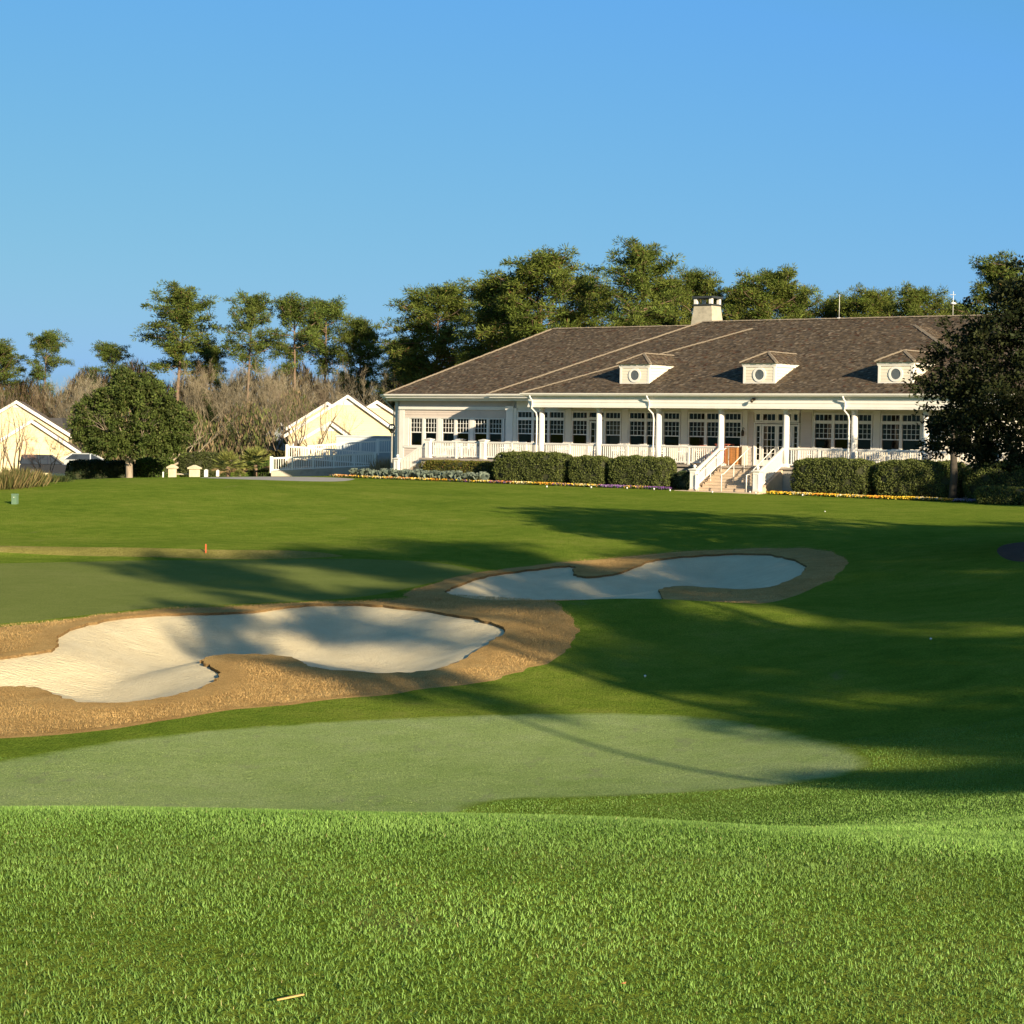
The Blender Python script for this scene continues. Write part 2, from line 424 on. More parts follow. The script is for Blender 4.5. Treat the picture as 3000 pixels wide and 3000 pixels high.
# one triangulation of the land whose edges follow all outlines
pts = []
Y = 0.0
while Y < 132:
    st = max(.16, Y * .0085) if Y > 3.5 else .8
    half = Y * .275 + 4.5 + (0 if Y > 12 else 2)
    n = int(2 * half / (st * 1.15)); off = rng.random()
    for i in range(n + 1):
        pts.append((-half + 2 * half * (i + .5 * (off - .5)) / n + rng.uniform(-.15, .15) * st, Y + rng.uniform(-.15, .15) * st))
    Y += st
for gx in list(range(-700, -100, 100)) + list(range(-100, 101, 7)) + list(range(150, 701, 100)):
    for gy in [-60, -35] + list(range(-20, 141, 8)) + [160, 180, 200, 220, 260, 320, 450, 650, 900]:
        if 0 <= gy < 132 and abs(gx) < gy * .275 + 6.5: continue
        pts.append((gx + rng.uniform(-2, 2), gy + rng.uniform(-2, 2)))
base_n = len(pts)
edges = []
for nm, poly in REG.items():
    b = len(pts); n = len(poly)
    pts += poly
    edges += [(b + i, b + (i + 1) % n) for i in range(n)]
# drop free points that crowd an outline
PA = np.array(pts[:base_n]); keep = np.ones(base_n, bool)
for nm in ('sand_a', 'sand_b', 'collar_a', 'collar_b', 'green', 'apron', 'mulch'):
    poly = REG[nm]; lo = np.min(poly, 0) - 1; hi = np.max(poly, 0) + 1
    sel = np.where((PA[:, 0] > lo[0]) & (PA[:, 0] < hi[0]) & (PA[:, 1] > lo[1]) & (PA[:, 1] < hi[1]))[0]
    keep[sel[dist_poly(poly, PA[sel, 0], PA[sel, 1]) < .09]] = False
idx = np.cumsum(keep) - 1
npts = [Vector(pts[i]) for i in range(base_n) if keep[i]] + [Vector(p) for p in pts[base_n:]]
sh = base_n - int(keep.sum())
edges = [(a - sh, b - sh) for a, b in edges]
vo, eo, fo, *_ = delaunay_2d_cdt(npts, edges, [], 0, 1e-6, False)
TV = np.array([(v.x, v.y) for v in vo]); TF = np.array([f for f in fo if len(f) == 3])
cen = TV[TF].mean(1)
reg = np.full(len(TF), 'lawn', dtype=object)
for nm in ('woods', 'path', 'bed_l', 'bed_r', 'mulch', 'bank', 'apron', 'green', 'collar_a', 'collar_b', 'sand_a', 'sand_b'):
    reg[inside(REG[nm], cen[:, 0], cen[:, 1])] = nm
ZB = zt(TV[:, 0], TV[:, 1])
# the turf round a bunker swells into a low lip
def lip(nm_s, nm_c):
    s = inside(REG[nm_s], TV[:, 0], TV[:, 1]); d = dist_poly(REG[nm_s], TV[:, 0], TV[:, 1])
    return s, d
SINF = {}
near = (TV[:, 1] > 24) & (TV[:, 1] < 66) & (np.abs(TV[:, 0]) < 26)
nz = np.random.default_rng(3)
for nm in ('sand_a', 'sand_b'):
    d = np.full(len(TV), 99.0); s = np.zeros(len(TV), bool)
    k = np.where(near)[0]
    d[k] = dist_poly(REG[nm], TV[k, 0], TV[k, 1]); s[k] = inside(REG[nm], TV[k, 0], TV[k, 1])
    SINF[nm] = (s & (d > 1e-4), d)
    ZB += np.where(~s, 0.07 * np.exp(-(d / .9) ** 2), 0) 
    ZB += np.where(s, 0.07, 0)
SINK = {'sand_a': 0.62, 'sand_b': 0.42}
def sand_z(nm):
    s, d = SINF[nm]
    dd = np.where(s, d, 0)
    return ZB - 0.055 - SINK[nm] * (1 - np.exp(-(dd / 1.5) ** 1.5)) + np.where(s, .012 * np.sin(TV[:, 0] * 3.1 + TV[:, 1]) * np.sin(TV[:, 1] * 2.3), 0)

def turf(name, stops, patch=None, rough=0.75, bs_dist=0.03, fine=38.0, mow=None, mottle=None, spec=.0, edge=None):
    """grass seen from a distance: broad tone changes, fine tufts, slight relief"""
    m, nt, bs = mat_new(name)
    P = N(nt, 'ShaderNodeNewGeometry').outputs['Position']
    mp = N(nt, 'ShaderNodeMapping'); nt.links.new(P, mp.inputs[0]); mp.inputs['Scale'].default_value = (1, .35, 1)
    big = noise(nt, .22, 4, .55, P); mid = noise(nt, 1.6, 5, .65, P); fin = noise(nt, fine, 5, .7, mp.outputs[0])
    f = N(nt, 'ShaderNodeMath', operation='MULTIPLY_ADD'); nt.links.new(mid, f.inputs[0]); f.inputs[1].default_value = .55; 
    g = N(nt, 'ShaderNodeMath', operation='MULTIPLY'); nt.links.new(big, g.inputs[0]); g.inputs[1].default_value = .45
    nt.links.new(g.outputs[0], f.inputs[2])
    c = ramp(nt, f.outputs[0], stops)
    if edge:                                        # the cut grows longer towards the outline
        ev = N(nt, 'ShaderNodeVertexColor', layer_name='Col').outputs[0]
        ef = N(nt, 'ShaderNodeMath', operation='MULTIPLY_ADD'); nt.links.new(mid, ef.inputs[0]); ef.inputs[1].default_value = .9; nt.links.new(ev, ef.inputs[2])
        c = mixc(nt, ramp(nt, f.outputs[0], edge), c, ramp(nt, ef.outputs[0], [(.42, (0, 0, 0)), (1.0, (1, 1, 1))]))
    fr = ramp(nt, fin, [(.3, (.55, .55, .55)), (.5, (1, 1, 1)), (.72, (1.45, 1.45, 1.4))])
    c = mixc(nt, c, fr, 1.0, 'MULTIPLY')
    if patch:
        pn = noise(nt, patch[1], 5, .7, mp.outputs[0])
        pf = ramp(nt, pn, [(patch[2], (0, 0, 0)), (patch[3], (1, 1, 1))])
        c = mixc(nt, c, patch[0], pf)
    if mottle:
        mn = noise(nt, mottle[1], 3, .6, P)
        c = mixc(nt, c, mottle[0], ramp(nt, mn, [(.45, (0, 0, 0)), (.75, (mottle[2],) * 3)]))
    nt.links.new(c, bs.inputs['Base Color'])
    bs.inputs['Roughness'].default_value = rough; bs.inputs['Specular IOR Level'].default_value = spec
    bs.inputs['Sheen Weight'].default_value = .0; bs.inputs['Sheen Roughness'].default_value = .5
    bs.inputs['Sheen Tint'].default_value = (.7, .9, .4, 1)
    h = N(nt, 'ShaderNodeMath', operation='ADD'); nt.links.new(fin, h.inputs[0])
    h2 = noise(nt, 7, 4, .6, P); nt.links.new(h2, h.inputs[1])
    bump(nt, bs, h.outputs[0], .8, bs_dist)
    return m
LAWN_STOPS = [(.32, (.10, .165, .019)), (.47, (.15, .215, .026)), (.6, (.195, .245, .036)), (.72, (.24, .255, .055))]
T_LAWN = turf('lawn_grass', [(.32, (.10, .165, .019)), (.47, (.15, .215, .026)), (.6, (.195, .245, .036)), (.72, (.24, .255, .055))], ((.24, .21, .085), .7, .66, .80), bs_dist=.05)
T_GREEN = turf('green_grass', [(.3, (.148, .182, .046)), (.5, (.168, .203, .055)), (.7, (.195, .22, .068))], bs_dist=.008, fine=70)
T_APRON = turf('apron_grass', [(.3, (.215, .30, .085)), (.5, (.27, .345, .12)), (.7, (.325, .38, .165))], ((.22, .24, .13), 2.2, .58, .78), bs_dist=.02, fine=55, edge=LAWN_STOPS)
T_COLLAR = turf('dormant_grass', [(.3, (.34, .205, .075)), (.5, (.45, .285, .11)), (.7, (.54, .37, .16))], ((.24, .15, .06), 3.0, .58, .8), bs_dist=.03, fine=60)
T_BANK = turf('bank_grass', [(.3, (.17, .17, .04)), (.5, (.25, .225, .065)), (.7, (.32, .27, .10))], bs_dist=.04)
T_EDGE = turf('thatch_edge', [(.3, (.11, .07, .032)), (.5, (.19, .122, .055)), (.7, (.27, .18, .085))], bs_dist=.03, fine=30)
T_WOOD = turf('leaf_litter', [(.3, (.09, .06, .035)), (.5, (.15, .105, .06)), (.7, (.22, .16, .09))], bs_dist=.05, fine=8)
def granular(name, stops, scale, dist, rough=.9):
    m, nt, bs = mat_new(name)
    P = N(nt, 'ShaderNodeNewGeometry').outputs['Position']
    a = noise(nt, scale, 6, .7, P); b = noise(nt, scale * .08, 4, .6, P)
    f = N(nt, 'ShaderNodeMath', operation='ADD'); g = N(nt, 'ShaderNodeMath', operation='MULTIPLY')
    nt.links.new(a, f.inputs[0]); nt.links.new(b, f.inputs[1]); nt.links.new(f.outputs[0], g.inputs[0]); g.inputs[1].default_value = .5
    nt.links.new(ramp(nt, g.outputs[0], stops), bs.inputs['Base Color'])
    bs.inputs['Roughness'].default_value = rough; bs.inputs['Specular IOR Level'].default_value = .15
    mp = N(nt, 'ShaderNodeMapping'); nt.links.new(P, mp.inputs[0]); mp.inputs['Rotation'].default_value = (0, 0, .5); mp.inputs['Scale'].default_value = (1, 5, 1)
    rake = noise(nt, scale * .18, 3, .5, mp.outputs[0])
    h = N(nt, 'ShaderNodeMath', operation='ADD'); nt.links.new(a, h.inputs[0]); nt.links.new(rake, h.inputs[1])
    bump(nt, bs, h.outputs[0], .7, dist)
    return m
T_SAND = granular('bunker_sand', [(.28, (.56, .455, .275)), (.42, (.70, .59, .375)), (.55, (.755, .645, .42)), (.72, (.82, .72, .50))], 22, .07)
T_MULCH = granular('pine_mulch', [(.3, (.035, .018, .012)), (.5, (.07, .036, .022)), (.7, (.11, .06, .035))], 18, .06)
T_SOIL = granular('bed_soil', [(.3, (.03, .02, .013)), (.5, (.05, .034, .022)), (.7, (.08, .055, .035))], 18, .05)
T_PATH = granular('path_concrete', [(.3, (.30, .27, .24)), (.5, (.38, .35, .31)), (.7, (.45, .42, .37))], 12, .008)

def region_mesh(name, tris, zz, soft=None):
    u, inv = np.unique(tris, return_inverse=True)
    V = np.c_[TV[u], zz[u]]
    col = None
    if soft is not None: col = np.repeat(np.clip(dist_poly(soft, TV[u, 0], TV[u, 1]) / .45, 0, 1)[:, None], 3, 1)
    return np_mesh(name, V, inv.reshape(-1, 3), col, smooth=True)
zero = {'lawn': ('lawn', T_LAWN, 'rolling green lawn around the bunkers and in front of the clubhouse', 'lawn'),
        'woods': ('woodland_ground', T_WOOD, 'brown leaf strewn ground under the trees behind the clubhouse', 'ground'),
        'path': ('cart_path', T_PATH, 'pale paved path at the far edge of the lawn before the white ramp', 'path'),
        'bed_l': ('flower_bed_ground', T_SOIL, 'dark soil of the flower bed on the ramp side of the entrance steps', 'bed'),
        'bed_r': ('flower_bed_ground', T_SOIL, 'dark soil of the flower bed on the dark oak side of the entrance steps', 'bed'),
        'mulch': ('mulch_ring', T_MULCH, 'dark brown mulch patch cut by the edge of the photo beside the shaded slope', 'mulch'),
        'apron': ('mown_apron', T_APRON, 'pale closely mown patch of turf below the big bunker', 'turf'),
        'bank': ('grass_bank', T_BANK, 'low yellowish grass bank along the far side of the putting green', 'bank'),
        'green': ('putting_green', T_GREEN, 'smooth olive putting green behind the big bunker', 'green')}
for nm, (on, mt, lab, cat) in zero.items():
    o = link(on, region_mesh(on, TF[reg == nm], ZB, REG['apron'] if nm == 'apron' else None), mt)
    props(o, lab, cat, kind='structure')
for a, lab_c, lab_s in (('a', 'tan dormant grass collar round the large near bunker', 'pale sand of the large near bunker with a grass tongue'),
                        ('b', 'brown shaded grass collar round the smaller far bunker', 'shaded pale sand of the smaller far bunker')):
    sn, cn = 'sand_' + a, 'collar_' + a
    o = link('bunker_collar', region_mesh('bunker_collar', TF[reg == cn], ZB), T_COLLAR); props(o, lab_c, 'turf', kind='structure')
    zs = sand_z(sn)
    o2 = link('bunker_sand', region_mesh('bunker_sand', TF[reg == sn], zs), T_SAND); props(o2, lab_s, 'bunker', kind='structure')
    # the cut turf edge between collar and sand
    tr = TF[reg == sn]; e = np.sort(np.r_[tr[:, :2], tr[:, 1:], tr[:, [2, 0]]], 1)
    ue, ct = np.unique(e, axis=0, return_counts=True); be = ue[ct == 1]
    V = []; F = []
    for i, (p, q) in enumerate(be):
        for k in (p, q): V += [(*TV[k], ZB[k] + .002), (*TV[k], zs[k] - .03)]
        F.append((4 * i, 4 * i + 1, 4 * i + 3, 4 * i + 2))
    link('turf_edge', np_mesh('turf_edge', V, F), T_EDGE, o)
# ------------------------------------------------------------------ clubhouse
SHINGLE = vcol('cedar_shingle', 0.85, 0.15, nscale=7, nvar=.25)
CAPWOOD = paint('weathered_ridge', (0.28, 0.225, 0.16), 0.8, 0.3, 6)
STUCCO = paint('chimney_stucco', (0.44, 0.40, 0.31), 0.9, 0.18, 2.5)
DARKMETAL = paint('dark_metal', (0.05, 0.055, 0.055), 0.5, 0.2, 4, metal=.3)
STONE = paint('tan_concrete', (0.56, 0.44, 0.32), 0.85, 0.12, 3)
DECK = paint('grey_deck', (0.36, 0.31, 0.26), 0.7, 0.15, 3)
INTERIOR = paint('brown_interior', (0.12, 0.055, 0.038), 0.7, 0.3, .8)
CEIL = paint('porch_ceiling', (0.72, 0.70, 0.64), 0.6, 0.04, 1)
GREYWALL = paint('grey_wall', (0.50, 0.50, 0.50), 0.6, 0.06, 1.2)
WOOD = paint('orange_wood', (0.42, 0.19, 0.065), 0.45, 0.25, 5, streak=(1, 1, 6))
REDWOOD = paint('red_wood', (0.28, 0.08, 0.05), 0.45, 0.25, 5)
BRASS = paint('brass_black', (0.06, 0.045, 0.03), 0.35, 0.2, 8, metal=.6)
CREAMPANEL = paint('cream_panel', (0.66, 0.56, 0.38), 0.8, 0.12, 2)
def glass_mat(name, tint, refl):
    m, nt, bs = mat_new(name)
    nt.nodes.remove(bs)
    tr = N(nt, 'ShaderNodeBsdfTransparent'); tr.inputs[0].default_value = (*tint, 1)
    gl = N(nt, 'ShaderNodeBsdfGlossy'); gl.inputs['Roughness'].default_value = .03
    nz_ = noise(nt, 1.3, 2, .5, coords(nt)); b = N(nt, 'ShaderNodeBump'); b.inputs['Strength'].default_value = .05; b.inputs['Distance'].default_value = .05
    nt.links.new(nz_, b.inputs['Height']); nt.links.new(b.outputs[0], gl.inputs['Normal'])
    fr = N(nt, 'ShaderNodeFresnel'); fr.inputs[0].default_value = 1.52
    mu = N(nt, 'ShaderNodeMath', operation='MULTIPLY'); mu.use_clamp = True; nt.links.new(fr.outputs[0], mu.inputs[0]); mu.inputs[1].default_value = refl
    mx = N(nt, 'ShaderNodeMixShader'); nt.links.new(mu.outputs[0], mx.inputs[0]); nt.links.new(tr.outputs[0], mx.inputs[1]); nt.links.new(gl.outputs[0], mx.inputs[2])
    nt.links.new(mx.outputs[0], nt.nodes['Material Output'].inputs[0])
    return m
GLASS = glass_mat('window_glass', (.30, .30, .30), .75)
GLOBE = glass_mat('lamp_globe', (.86, .9, .92), 2.5)
ROUNDGLASS = paint('frosted_round_glass', (0.10, 0.115, 0.125), 0.25, 0.2, 5, spec=.6)

club = empty('clubhouse', HOUSE, -TH)
props(club, 'long white clubhouse with brown shingle hip roof and columned porch', 'clubhouse')
rs = random.Random(11)

# --- roof
def roof_shingles(name, polys, parent, seed=1, expo=.145):
    """overlapping shingles on each plane; every polygon starts with its eave edge"""
    r = random.Random(seed); V = []; F = []; Cc = []
    for poly in polys:
        P = [Vector(p) for p in poly]
        a = (P[1] - P[0]).normalized()
        n = None
        for k in range(2, len(P)):
            n = a.cross(P[k] - P[0])
            if n.length > 1e-6: break
        n.normalize(); s = n.cross(a).normalized()
        if s.z < 0: s = -s
        if n.z < 0: n = -n
        q = [((p - P[0]).dot(a), (p - P[0]).dot(s)) for p in P]
        top = max(t[1] for t in q); c = -0.03
        while c < top - .02:
            y = max(c, 0) + .004; xs = []
            for i in range(len(q)):
                (x0, y0), (x1, y1) = q[i], q[(i + 1) % len(q)]
                if (y0 <= y < y1) or (y1 <= y < y0): xs.append(x0 + (x1 - x0) * (y - y0) / (y1 - y0))
            if len(xs) >= 2:
                x, xe = min(xs), max(xs)
                sag = r.uniform(-.006, .006)
                while x < xe:
                    w = min(r.uniform(.09, .21), xe - x)
                    lift = .016 + r.random() ** 2 * .016; cy = c + sag + r.uniform(-.012, .012)
                    if r.random() < .02: lift += .012
                    b = len(V); hi = min(cy + expo + .03, top)
                    p0, p1 = P[0] + a * (x + .004) + s * cy, P[0] + a * (x + w - .004) + s * cy
                    t0, t1 = P[0] + a * (x + .004) + s * hi, P[0] + a * (x + w - .004) + s * hi
                    V += [p0 + n * lift, p1 + n * (lift + r.uniform(-.004, .004)), t1 + n * .004, t0 + n * .004, p0 + n * .002, p1 + n * .002]
                    F += [(b, b + 1, b + 2, b + 3), (b + 4, b + 5, b + 1, b)]
                    g = r.gauss(0, 1); k = max(.45, 1 + .22 * g); wm = r.uniform(-.012, .02)
                    base = (.098 + wm, .076 + wm * .5, .055) if r.random() > .14 else (.165, .132, .096)
                    if r.random() < .05: base = (.085, .045, .028)
                    Cc += [(base[0] * k, base[1] * k, base[2] * k)] * 6
                    x += w
            c += expo
    me = np_mesh(name, [tuple(p) for p in V], F, np.array(Cc))
    o = link(name, me, SHINGLE, parent); o['kind'] = 'stuff'
    return o
E0, MP = 5.07, .415
def zC(v): return E0 + MP * (v + .75)
def zB(v): return E0 + MP * (v - 1.25)
def zA(v): return E0 + MP * (v - 2.25)
A_ap, A_r = (-8.06, 12.3, zA(12.3)), (4.5, 12.3, zA(12.3))
planes_A = [[(-12.75, 2.25, E0), (2.0, 2.25, E0), A_r, A_ap], [(-14.5, 4.0, E0), (-12.75, 2.25, E0), A_ap], [(-14.5, 20.6, E0), (-14.5, 4.0, E0), A_ap],
            [(4.5, 22.35, E0), (-12.75, 22.35, E0), A_ap, A_r]]
B_l, B_r = (2.8, 11.7, zB(11.7)), (22.0, 11.7, zB(11.7))
planes_B = [[(-4.5, 1.25, E0), (32.4, 1.25, E0), B_r, B_l], [(-4.5, 22, E0), (-4.5, 1.25, E0), B_l], [(32.4, 1.25, E0), (32.4, 22.1, E0), B_r], [(32.4, 22.1, E0), (-4.5, 22.1, E0), B_l, B_r]]
C_l, C_r = (8.1, 8.1, zC(8.1)), (17.55, 8.1, zC(8.1))
planes_C = [[(-.75, -.75, E0), (26.4, -.75, E0), C_r, C_l], [(-.75, 1.25, E0), (-.75, -.75, E0), C_l, (8.1, 10.1, C_l[2])], [(26.4, -.75, E0), (26.4, 1.25, E0), (17.55, 10.1, C_l[2]), C_r],
            [(17.55, 9.3, zC(6.9)), (8.1, 9.3, zC(6.9)), C_l, C_r]]
roofs = []
for k, (planes, sh) in enumerate(((planes_A, 3), (planes_B, 1), (planes_C, 3))):
    mb = MB()
    for p in planes:
        mb.add(p, [tuple(range(len(p)))])
    sheet = mb.build('roof', DARKMETAL, club)
    roofs.append(sheet)
    roof_shingles('shingles', planes[:sh], sheet, 20 + k)
    if k == 2: roof_shingles('shingles', planes[3:], sheet, 29)
cap_mesh = MB().add([(-.15, -.12, -.02), (.16, -.11, -.005), (.16, 0, .055), (-.15, 0, .045), (.16, .11, -.005), (-.15, .12, -.02)],
                    [(0, 1, 2, 3), (3, 2, 4, 5), (1, 4, 2), (0, 3, 5)]).mesh('ridge_cap')
cap_mesh.materials.append(CAPWOOD)
def caps(p, q, parent, step=.26, width=1.0):
    p, q = Vector(p), Vector(q); d = q - p; n = int(d.length / step); d.normalize()
    side = d.cross(Vector((0, 0, 1))).normalized(); up = side.cross(d)
    rot = Matrix((d, -side, up)).transposed().to_euler()
    for i in range(n):
        o = link('ridge_cap', cap_mesh, None, parent)
        o.location = p + d * (step * (i + .5)) + up * (.03 + rs.uniform(-.006, .006))
        o.rotation_euler = rot; o.scale = (1, width * rs.uniform(.85, 1.1), 1)
caps((-12.75, 2.25, E0), A_ap, roofs[0]); caps(A_ap, (2.4, 12.3, A_ap[2]), roofs[0])
caps((-4.5, 1.25, E0), B_l, roofs[1]); caps(B_l, B_r, roofs[1]); 
caps((-.75, -.75, E0), C_l, roofs[2]); caps((26.4, -.75, E0), C_r, roofs[2])

# --- gutters and eaves
def along(mb, pts, prof):
    """sweep a (out, z) profile along a path in plan; out is to the right-hand outside"""
    n = len(pts); nor = []
    for i in range(n - 1):
        d = (Vector(pts[i + 1]) - Vector(pts[i])).normalized(); nor.append(Vector((d.y, -d.x)))
    ring = []
    for i in range(n):
        if i == 0: o = nor[0]
        elif i == n - 1: o = nor[-1]
        else:
            o = (nor[i - 1] + nor[i]).normalized(); o = o / max(.3, o.dot(nor[i]))
        ring.append([(pts[i][0] + o.x * a, pts[i][1] + o.y * a, z) for a, z in prof])
    k = len(prof); vs = [p for r_ in ring for p in r_]
    fs = [(i * k + j, (i + 1) * k + j, (i + 1) * k + (j + 1) % k, i * k + (j + 1) % k) for i in range(n - 1) for j in range(k)]
    fs += [tuple(range(k)), tuple((n - 1) * k + j for j in range(k - 1, -1, -1))]
    return mb.add(vs, fs)
GUT = [(-.02, 4.945), (.055, 4.945), (.11, 5.02), (.115, 5.075), (.095, 5.075), (-.02, 5.06)]
eave_A = [(-14.5, 16), (-14.5, 4.0), (-12.75, 2.25), (-4.45, 2.25)]
eave_B = [(-4.5, 2.6), (-4.5, 1.25), (-.8, 1.25)]
eave_C = [(-.75, 1.2), (-.75, -.75), (26.4, -.75), (26.4, 1.2)]
for e in (eave_A, eave_B, eave_C):
    along(MB(), e, GUT).build('gutter', WHITE, club)
# soffits and the moulded band below the gutter
SOF = [(-.95, 4.86), (-.02, 4.86), (-.02, 4.94), (-.95, 4.94)]
along(MB(), eave_A, SOF).build('soffit', WHITE, club); along(MB(), eave_B, SOF).build('soffit', WHITE, club)
along(MB(), eave_C, [(-.26, 4.90), (-.02, 4.93), (-.02, 4.945), (-.26, 4.945)]).build('soffit', WHITE, club)
BAND = [(-.5, 4.70), (-.27, 4.70), (-.22, 4.84), (-.22, 4.86), (-.5, 4.86)]
along(MB(), eave_A, BAND).build('eave_band', WHITE, club); along(MB(), eave_B, BAND).build('eave_band', WHITE, club)

# --- walls
def wall_cells(mb, u0, u1, z0, z1, v0, v1, holes):
    us = sorted({u0, u1} | {h[0] for h in holes} | {h[1] for h in holes}); zs = sorted({z0, z1} | {h[2] for h in holes} | {h[3] for h in holes})
    for a, b in zip(us, us[1:]):
        run = None
        for c, d in zip(zs, zs[1:]):
            hole = any(h[0] <= (a + b) / 2 <= h[1] and h[2] <= (c + d) / 2 <= h[3] for h in holes)
            if hole:
                if run: mb.box(a, v0, run[0], b, v1, run[1]); run = None
            else: run = (run[0], d) if run else (c, d)
        if run: mb.box(a, v0, run[0], b, v1, run[1])
    return mb
TRI = [-1.6, 2.05, 5.70, 9.35, 16.6, 20.22, 23.86]
WB0, WB1, WA = 2.36, 4.18, 3.1
holes = [(c - 1.598, c + 1.598, WB0, WB1) for c in TRI] + [(11.62, 14.24, FLOOR, WB1)]
wb = wall_cells(MB(), -3.48, 30.5, FLOOR - .1, 4.95, 2.2, 2.38, holes)
wb.build('wall', CREAMSIDING, club)
PIER = paint('pier_white', (0.74, 0.70, 0.62), 0.5, 0.05, 1.5)
mb = MB()
for a, b in zip([-3.48] + [c + 1.6 for c in TRI[:4]] + [14.9, 18.2, 21.84], [-3.2] + [c - 1.6 for c in TRI[1:4]] + [11.3, 15.0, 18.62, 22.26]):
    m_ = MB().box(a + .03, 2.13, FLOOR, b - .03, 2.2, 4.33); m_.build('pilaster', PIER, club)
m_ = MB().box(14.30, 2.16, FLOOR, 14.62, 2.2, 4.30)
for k in range(16): MB().add([(11.32, 2.197, FLOOR + .17 * k), (11.58, 2.197, FLOOR + .17 * k), (11.58, 2.197, FLOOR + .17 * k + .165), (11.32, 2.197, FLOOR + .17 * k + .165),
                          (11.32, 2.165, FLOOR + .17 * k), (11.58, 2.165, FLOOR + .17 * k), (11.58, 2.185, FLOOR + .17 * k + .165), (11.32, 2.185, FLOOR + .17 * k + .165)],
                         [(4, 5, 6, 7), (0, 1, 5, 4), (3, 7, 6, 2), (0, 4, 7, 3), (1, 2, 6, 5)]).build('siding_board', SIDING, club)
for k in range(16): MB().add([(14.3, 2.197, FLOOR + .17 * k), (14.86, 2.197, FLOOR + .17 * k), (14.86, 2.197, FLOOR + .17 * k + .165), (14.3, 2.197, FLOOR + .17 * k + .165),
                          (14.3, 2.165, FLOOR + .17 * k), (14.86, 2.165, FLOOR + .17 * k), (14.86, 2.185, FLOOR + .17 * k + .165), (14.3, 2.185, FLOOR + .17 * k + .165)],
                         [(4, 5, 6, 7), (0, 1, 5, 4), (3, 7, 6, 2), (0, 4, 7, 3), (1, 2, 6, 5)]).build('siding_board', SIDING, club)
# wing on the ramp side
AW = [(-11.52, -10.67), (-10.46, -9.60), (-9.18, -8.33), (-8.13, -7.28), (-6.85, -6.0), (-5.82, -4.96)]
AC = [(a + b) / 2 for a, b in AW]
WA0, WA1 = 2.12, 3.72
holesA = [(c - .46, c + .46, WA0, WA1) for c in AC] + [(-4.74, -4.40, FLOOR, WA1)]
wa = wall_cells(MB(), -12.4, -3.48, 0.2, 4.9, WA, WA + .18, holesA)
wa.build('wall', GREYWALL, club)
MB().box(-3.48, 2.2, 0.2, -3.3, 3.28, 4.9).build('wall', GREYWALL, club)
MB().prism([(-12.4, 3.1, .2), (-12.4, 3.1, 4.9), (-13.8, 4.5, 4.9), (-13.8, 4.5, .2)], (.13, .13, 0)).build('wall', GREYWALL, club)
MB().box(-13.8, 4.62, .2, -13.6, 20, 4.9).build('wall', GREYWALL, club)
for k in range(27):          # lapped boards of the canted end
    z = .3 + .17 * k
    a, b = Vector((-12.43, 3.07, z)), Vector((-13.83, 4.47, z)); o_ = Vector((-.707, -.707, 0))
    MB().add([a + o_ * .005, b + o_ * .005, b + o_ * .028, a + o_ * .028, a + Vector((0, 0, .168)), b + Vector((0, 0, .168)), b + o_ * .012 + Vector((0, 0, .168)), a + o_ * .012 + Vector((0, 0, .168))],
             [(0, 1, 2, 3), (3, 2, 6, 7), (4, 7, 6, 5), (0, 3, 7, 4), (1, 5, 6, 2)]).build('siding_board', GREYWALL, club)
def board(u0, u1, z, h, v, mat, t=.028, parent=None):
    parent = parent or club
    return MB().add([(u0, v, z), (u1, v, z), (u1, v - t, z), (u0, v - t, z), (u0, v, z + h), (u1, v, z + h), (u1, v - .008, z + h), (u0, v - .008, z + h)],
                    [(0, 1, 2, 3), (3, 2, 6, 7), (4, 7, 6, 5), (0, 3, 7, 4), (1, 5, 6, 2)]).build('siding_board', mat, parent)
def fbox(name, u0, u1, z0, z1, v, t, mat=WHITE):
    return MB().box(u0, v - t, z0, u1, v, z1).build(name, mat, club)
fbox('corner_trim', -12.36, -12.0, 1.35, 4.22, WA, .045)
fbox('frieze_board', -12.36, -3.6, 4.21, 4.40, WA, .11)
fbox('corner_trim', -3.96, -3.50, 1.5, 4.20, WA - .9, .05); fbox('frieze_board', -4.0, -3.45, 4.2, 4.42, WA - .9, .09)
for k in range(3): board(-12.0, -4.0, 3.76 + .15 * k, .148, WA, SIDING)
for k in range(5): board(-12.0, -4.9, 1.22 + .15 * k, .148, WA, SIDING)
for k in range(3): board(-12.36, -3.5, 4.41 + .15 * k, .148, WA, SIDING)
fbox('window_sill', -12.0, -4.86, 1.99, 2.11, WA, .07)
fbox('window_head', -12.0, -4.3, 3.725, 3.758, WA, .05)
for a, b in ((-12.0, -11.64), (-9.52, -9.27), (-7.2, -6.94), (-4.88, -4.76)): fbox('window_casing', a, b, 2.12, 3.72, WA, .035)
for a, b in ((-10.63, -10.50), (-8.29, -8.17), (-5.96, -5.86)): fbox('window_casing', a, b, 2.12, 3.72, WA, .03)
MB().box(-12.4, 3.0, 0.2, -7.9, 3.09, 1.2).build('base_wall', STONE, club)

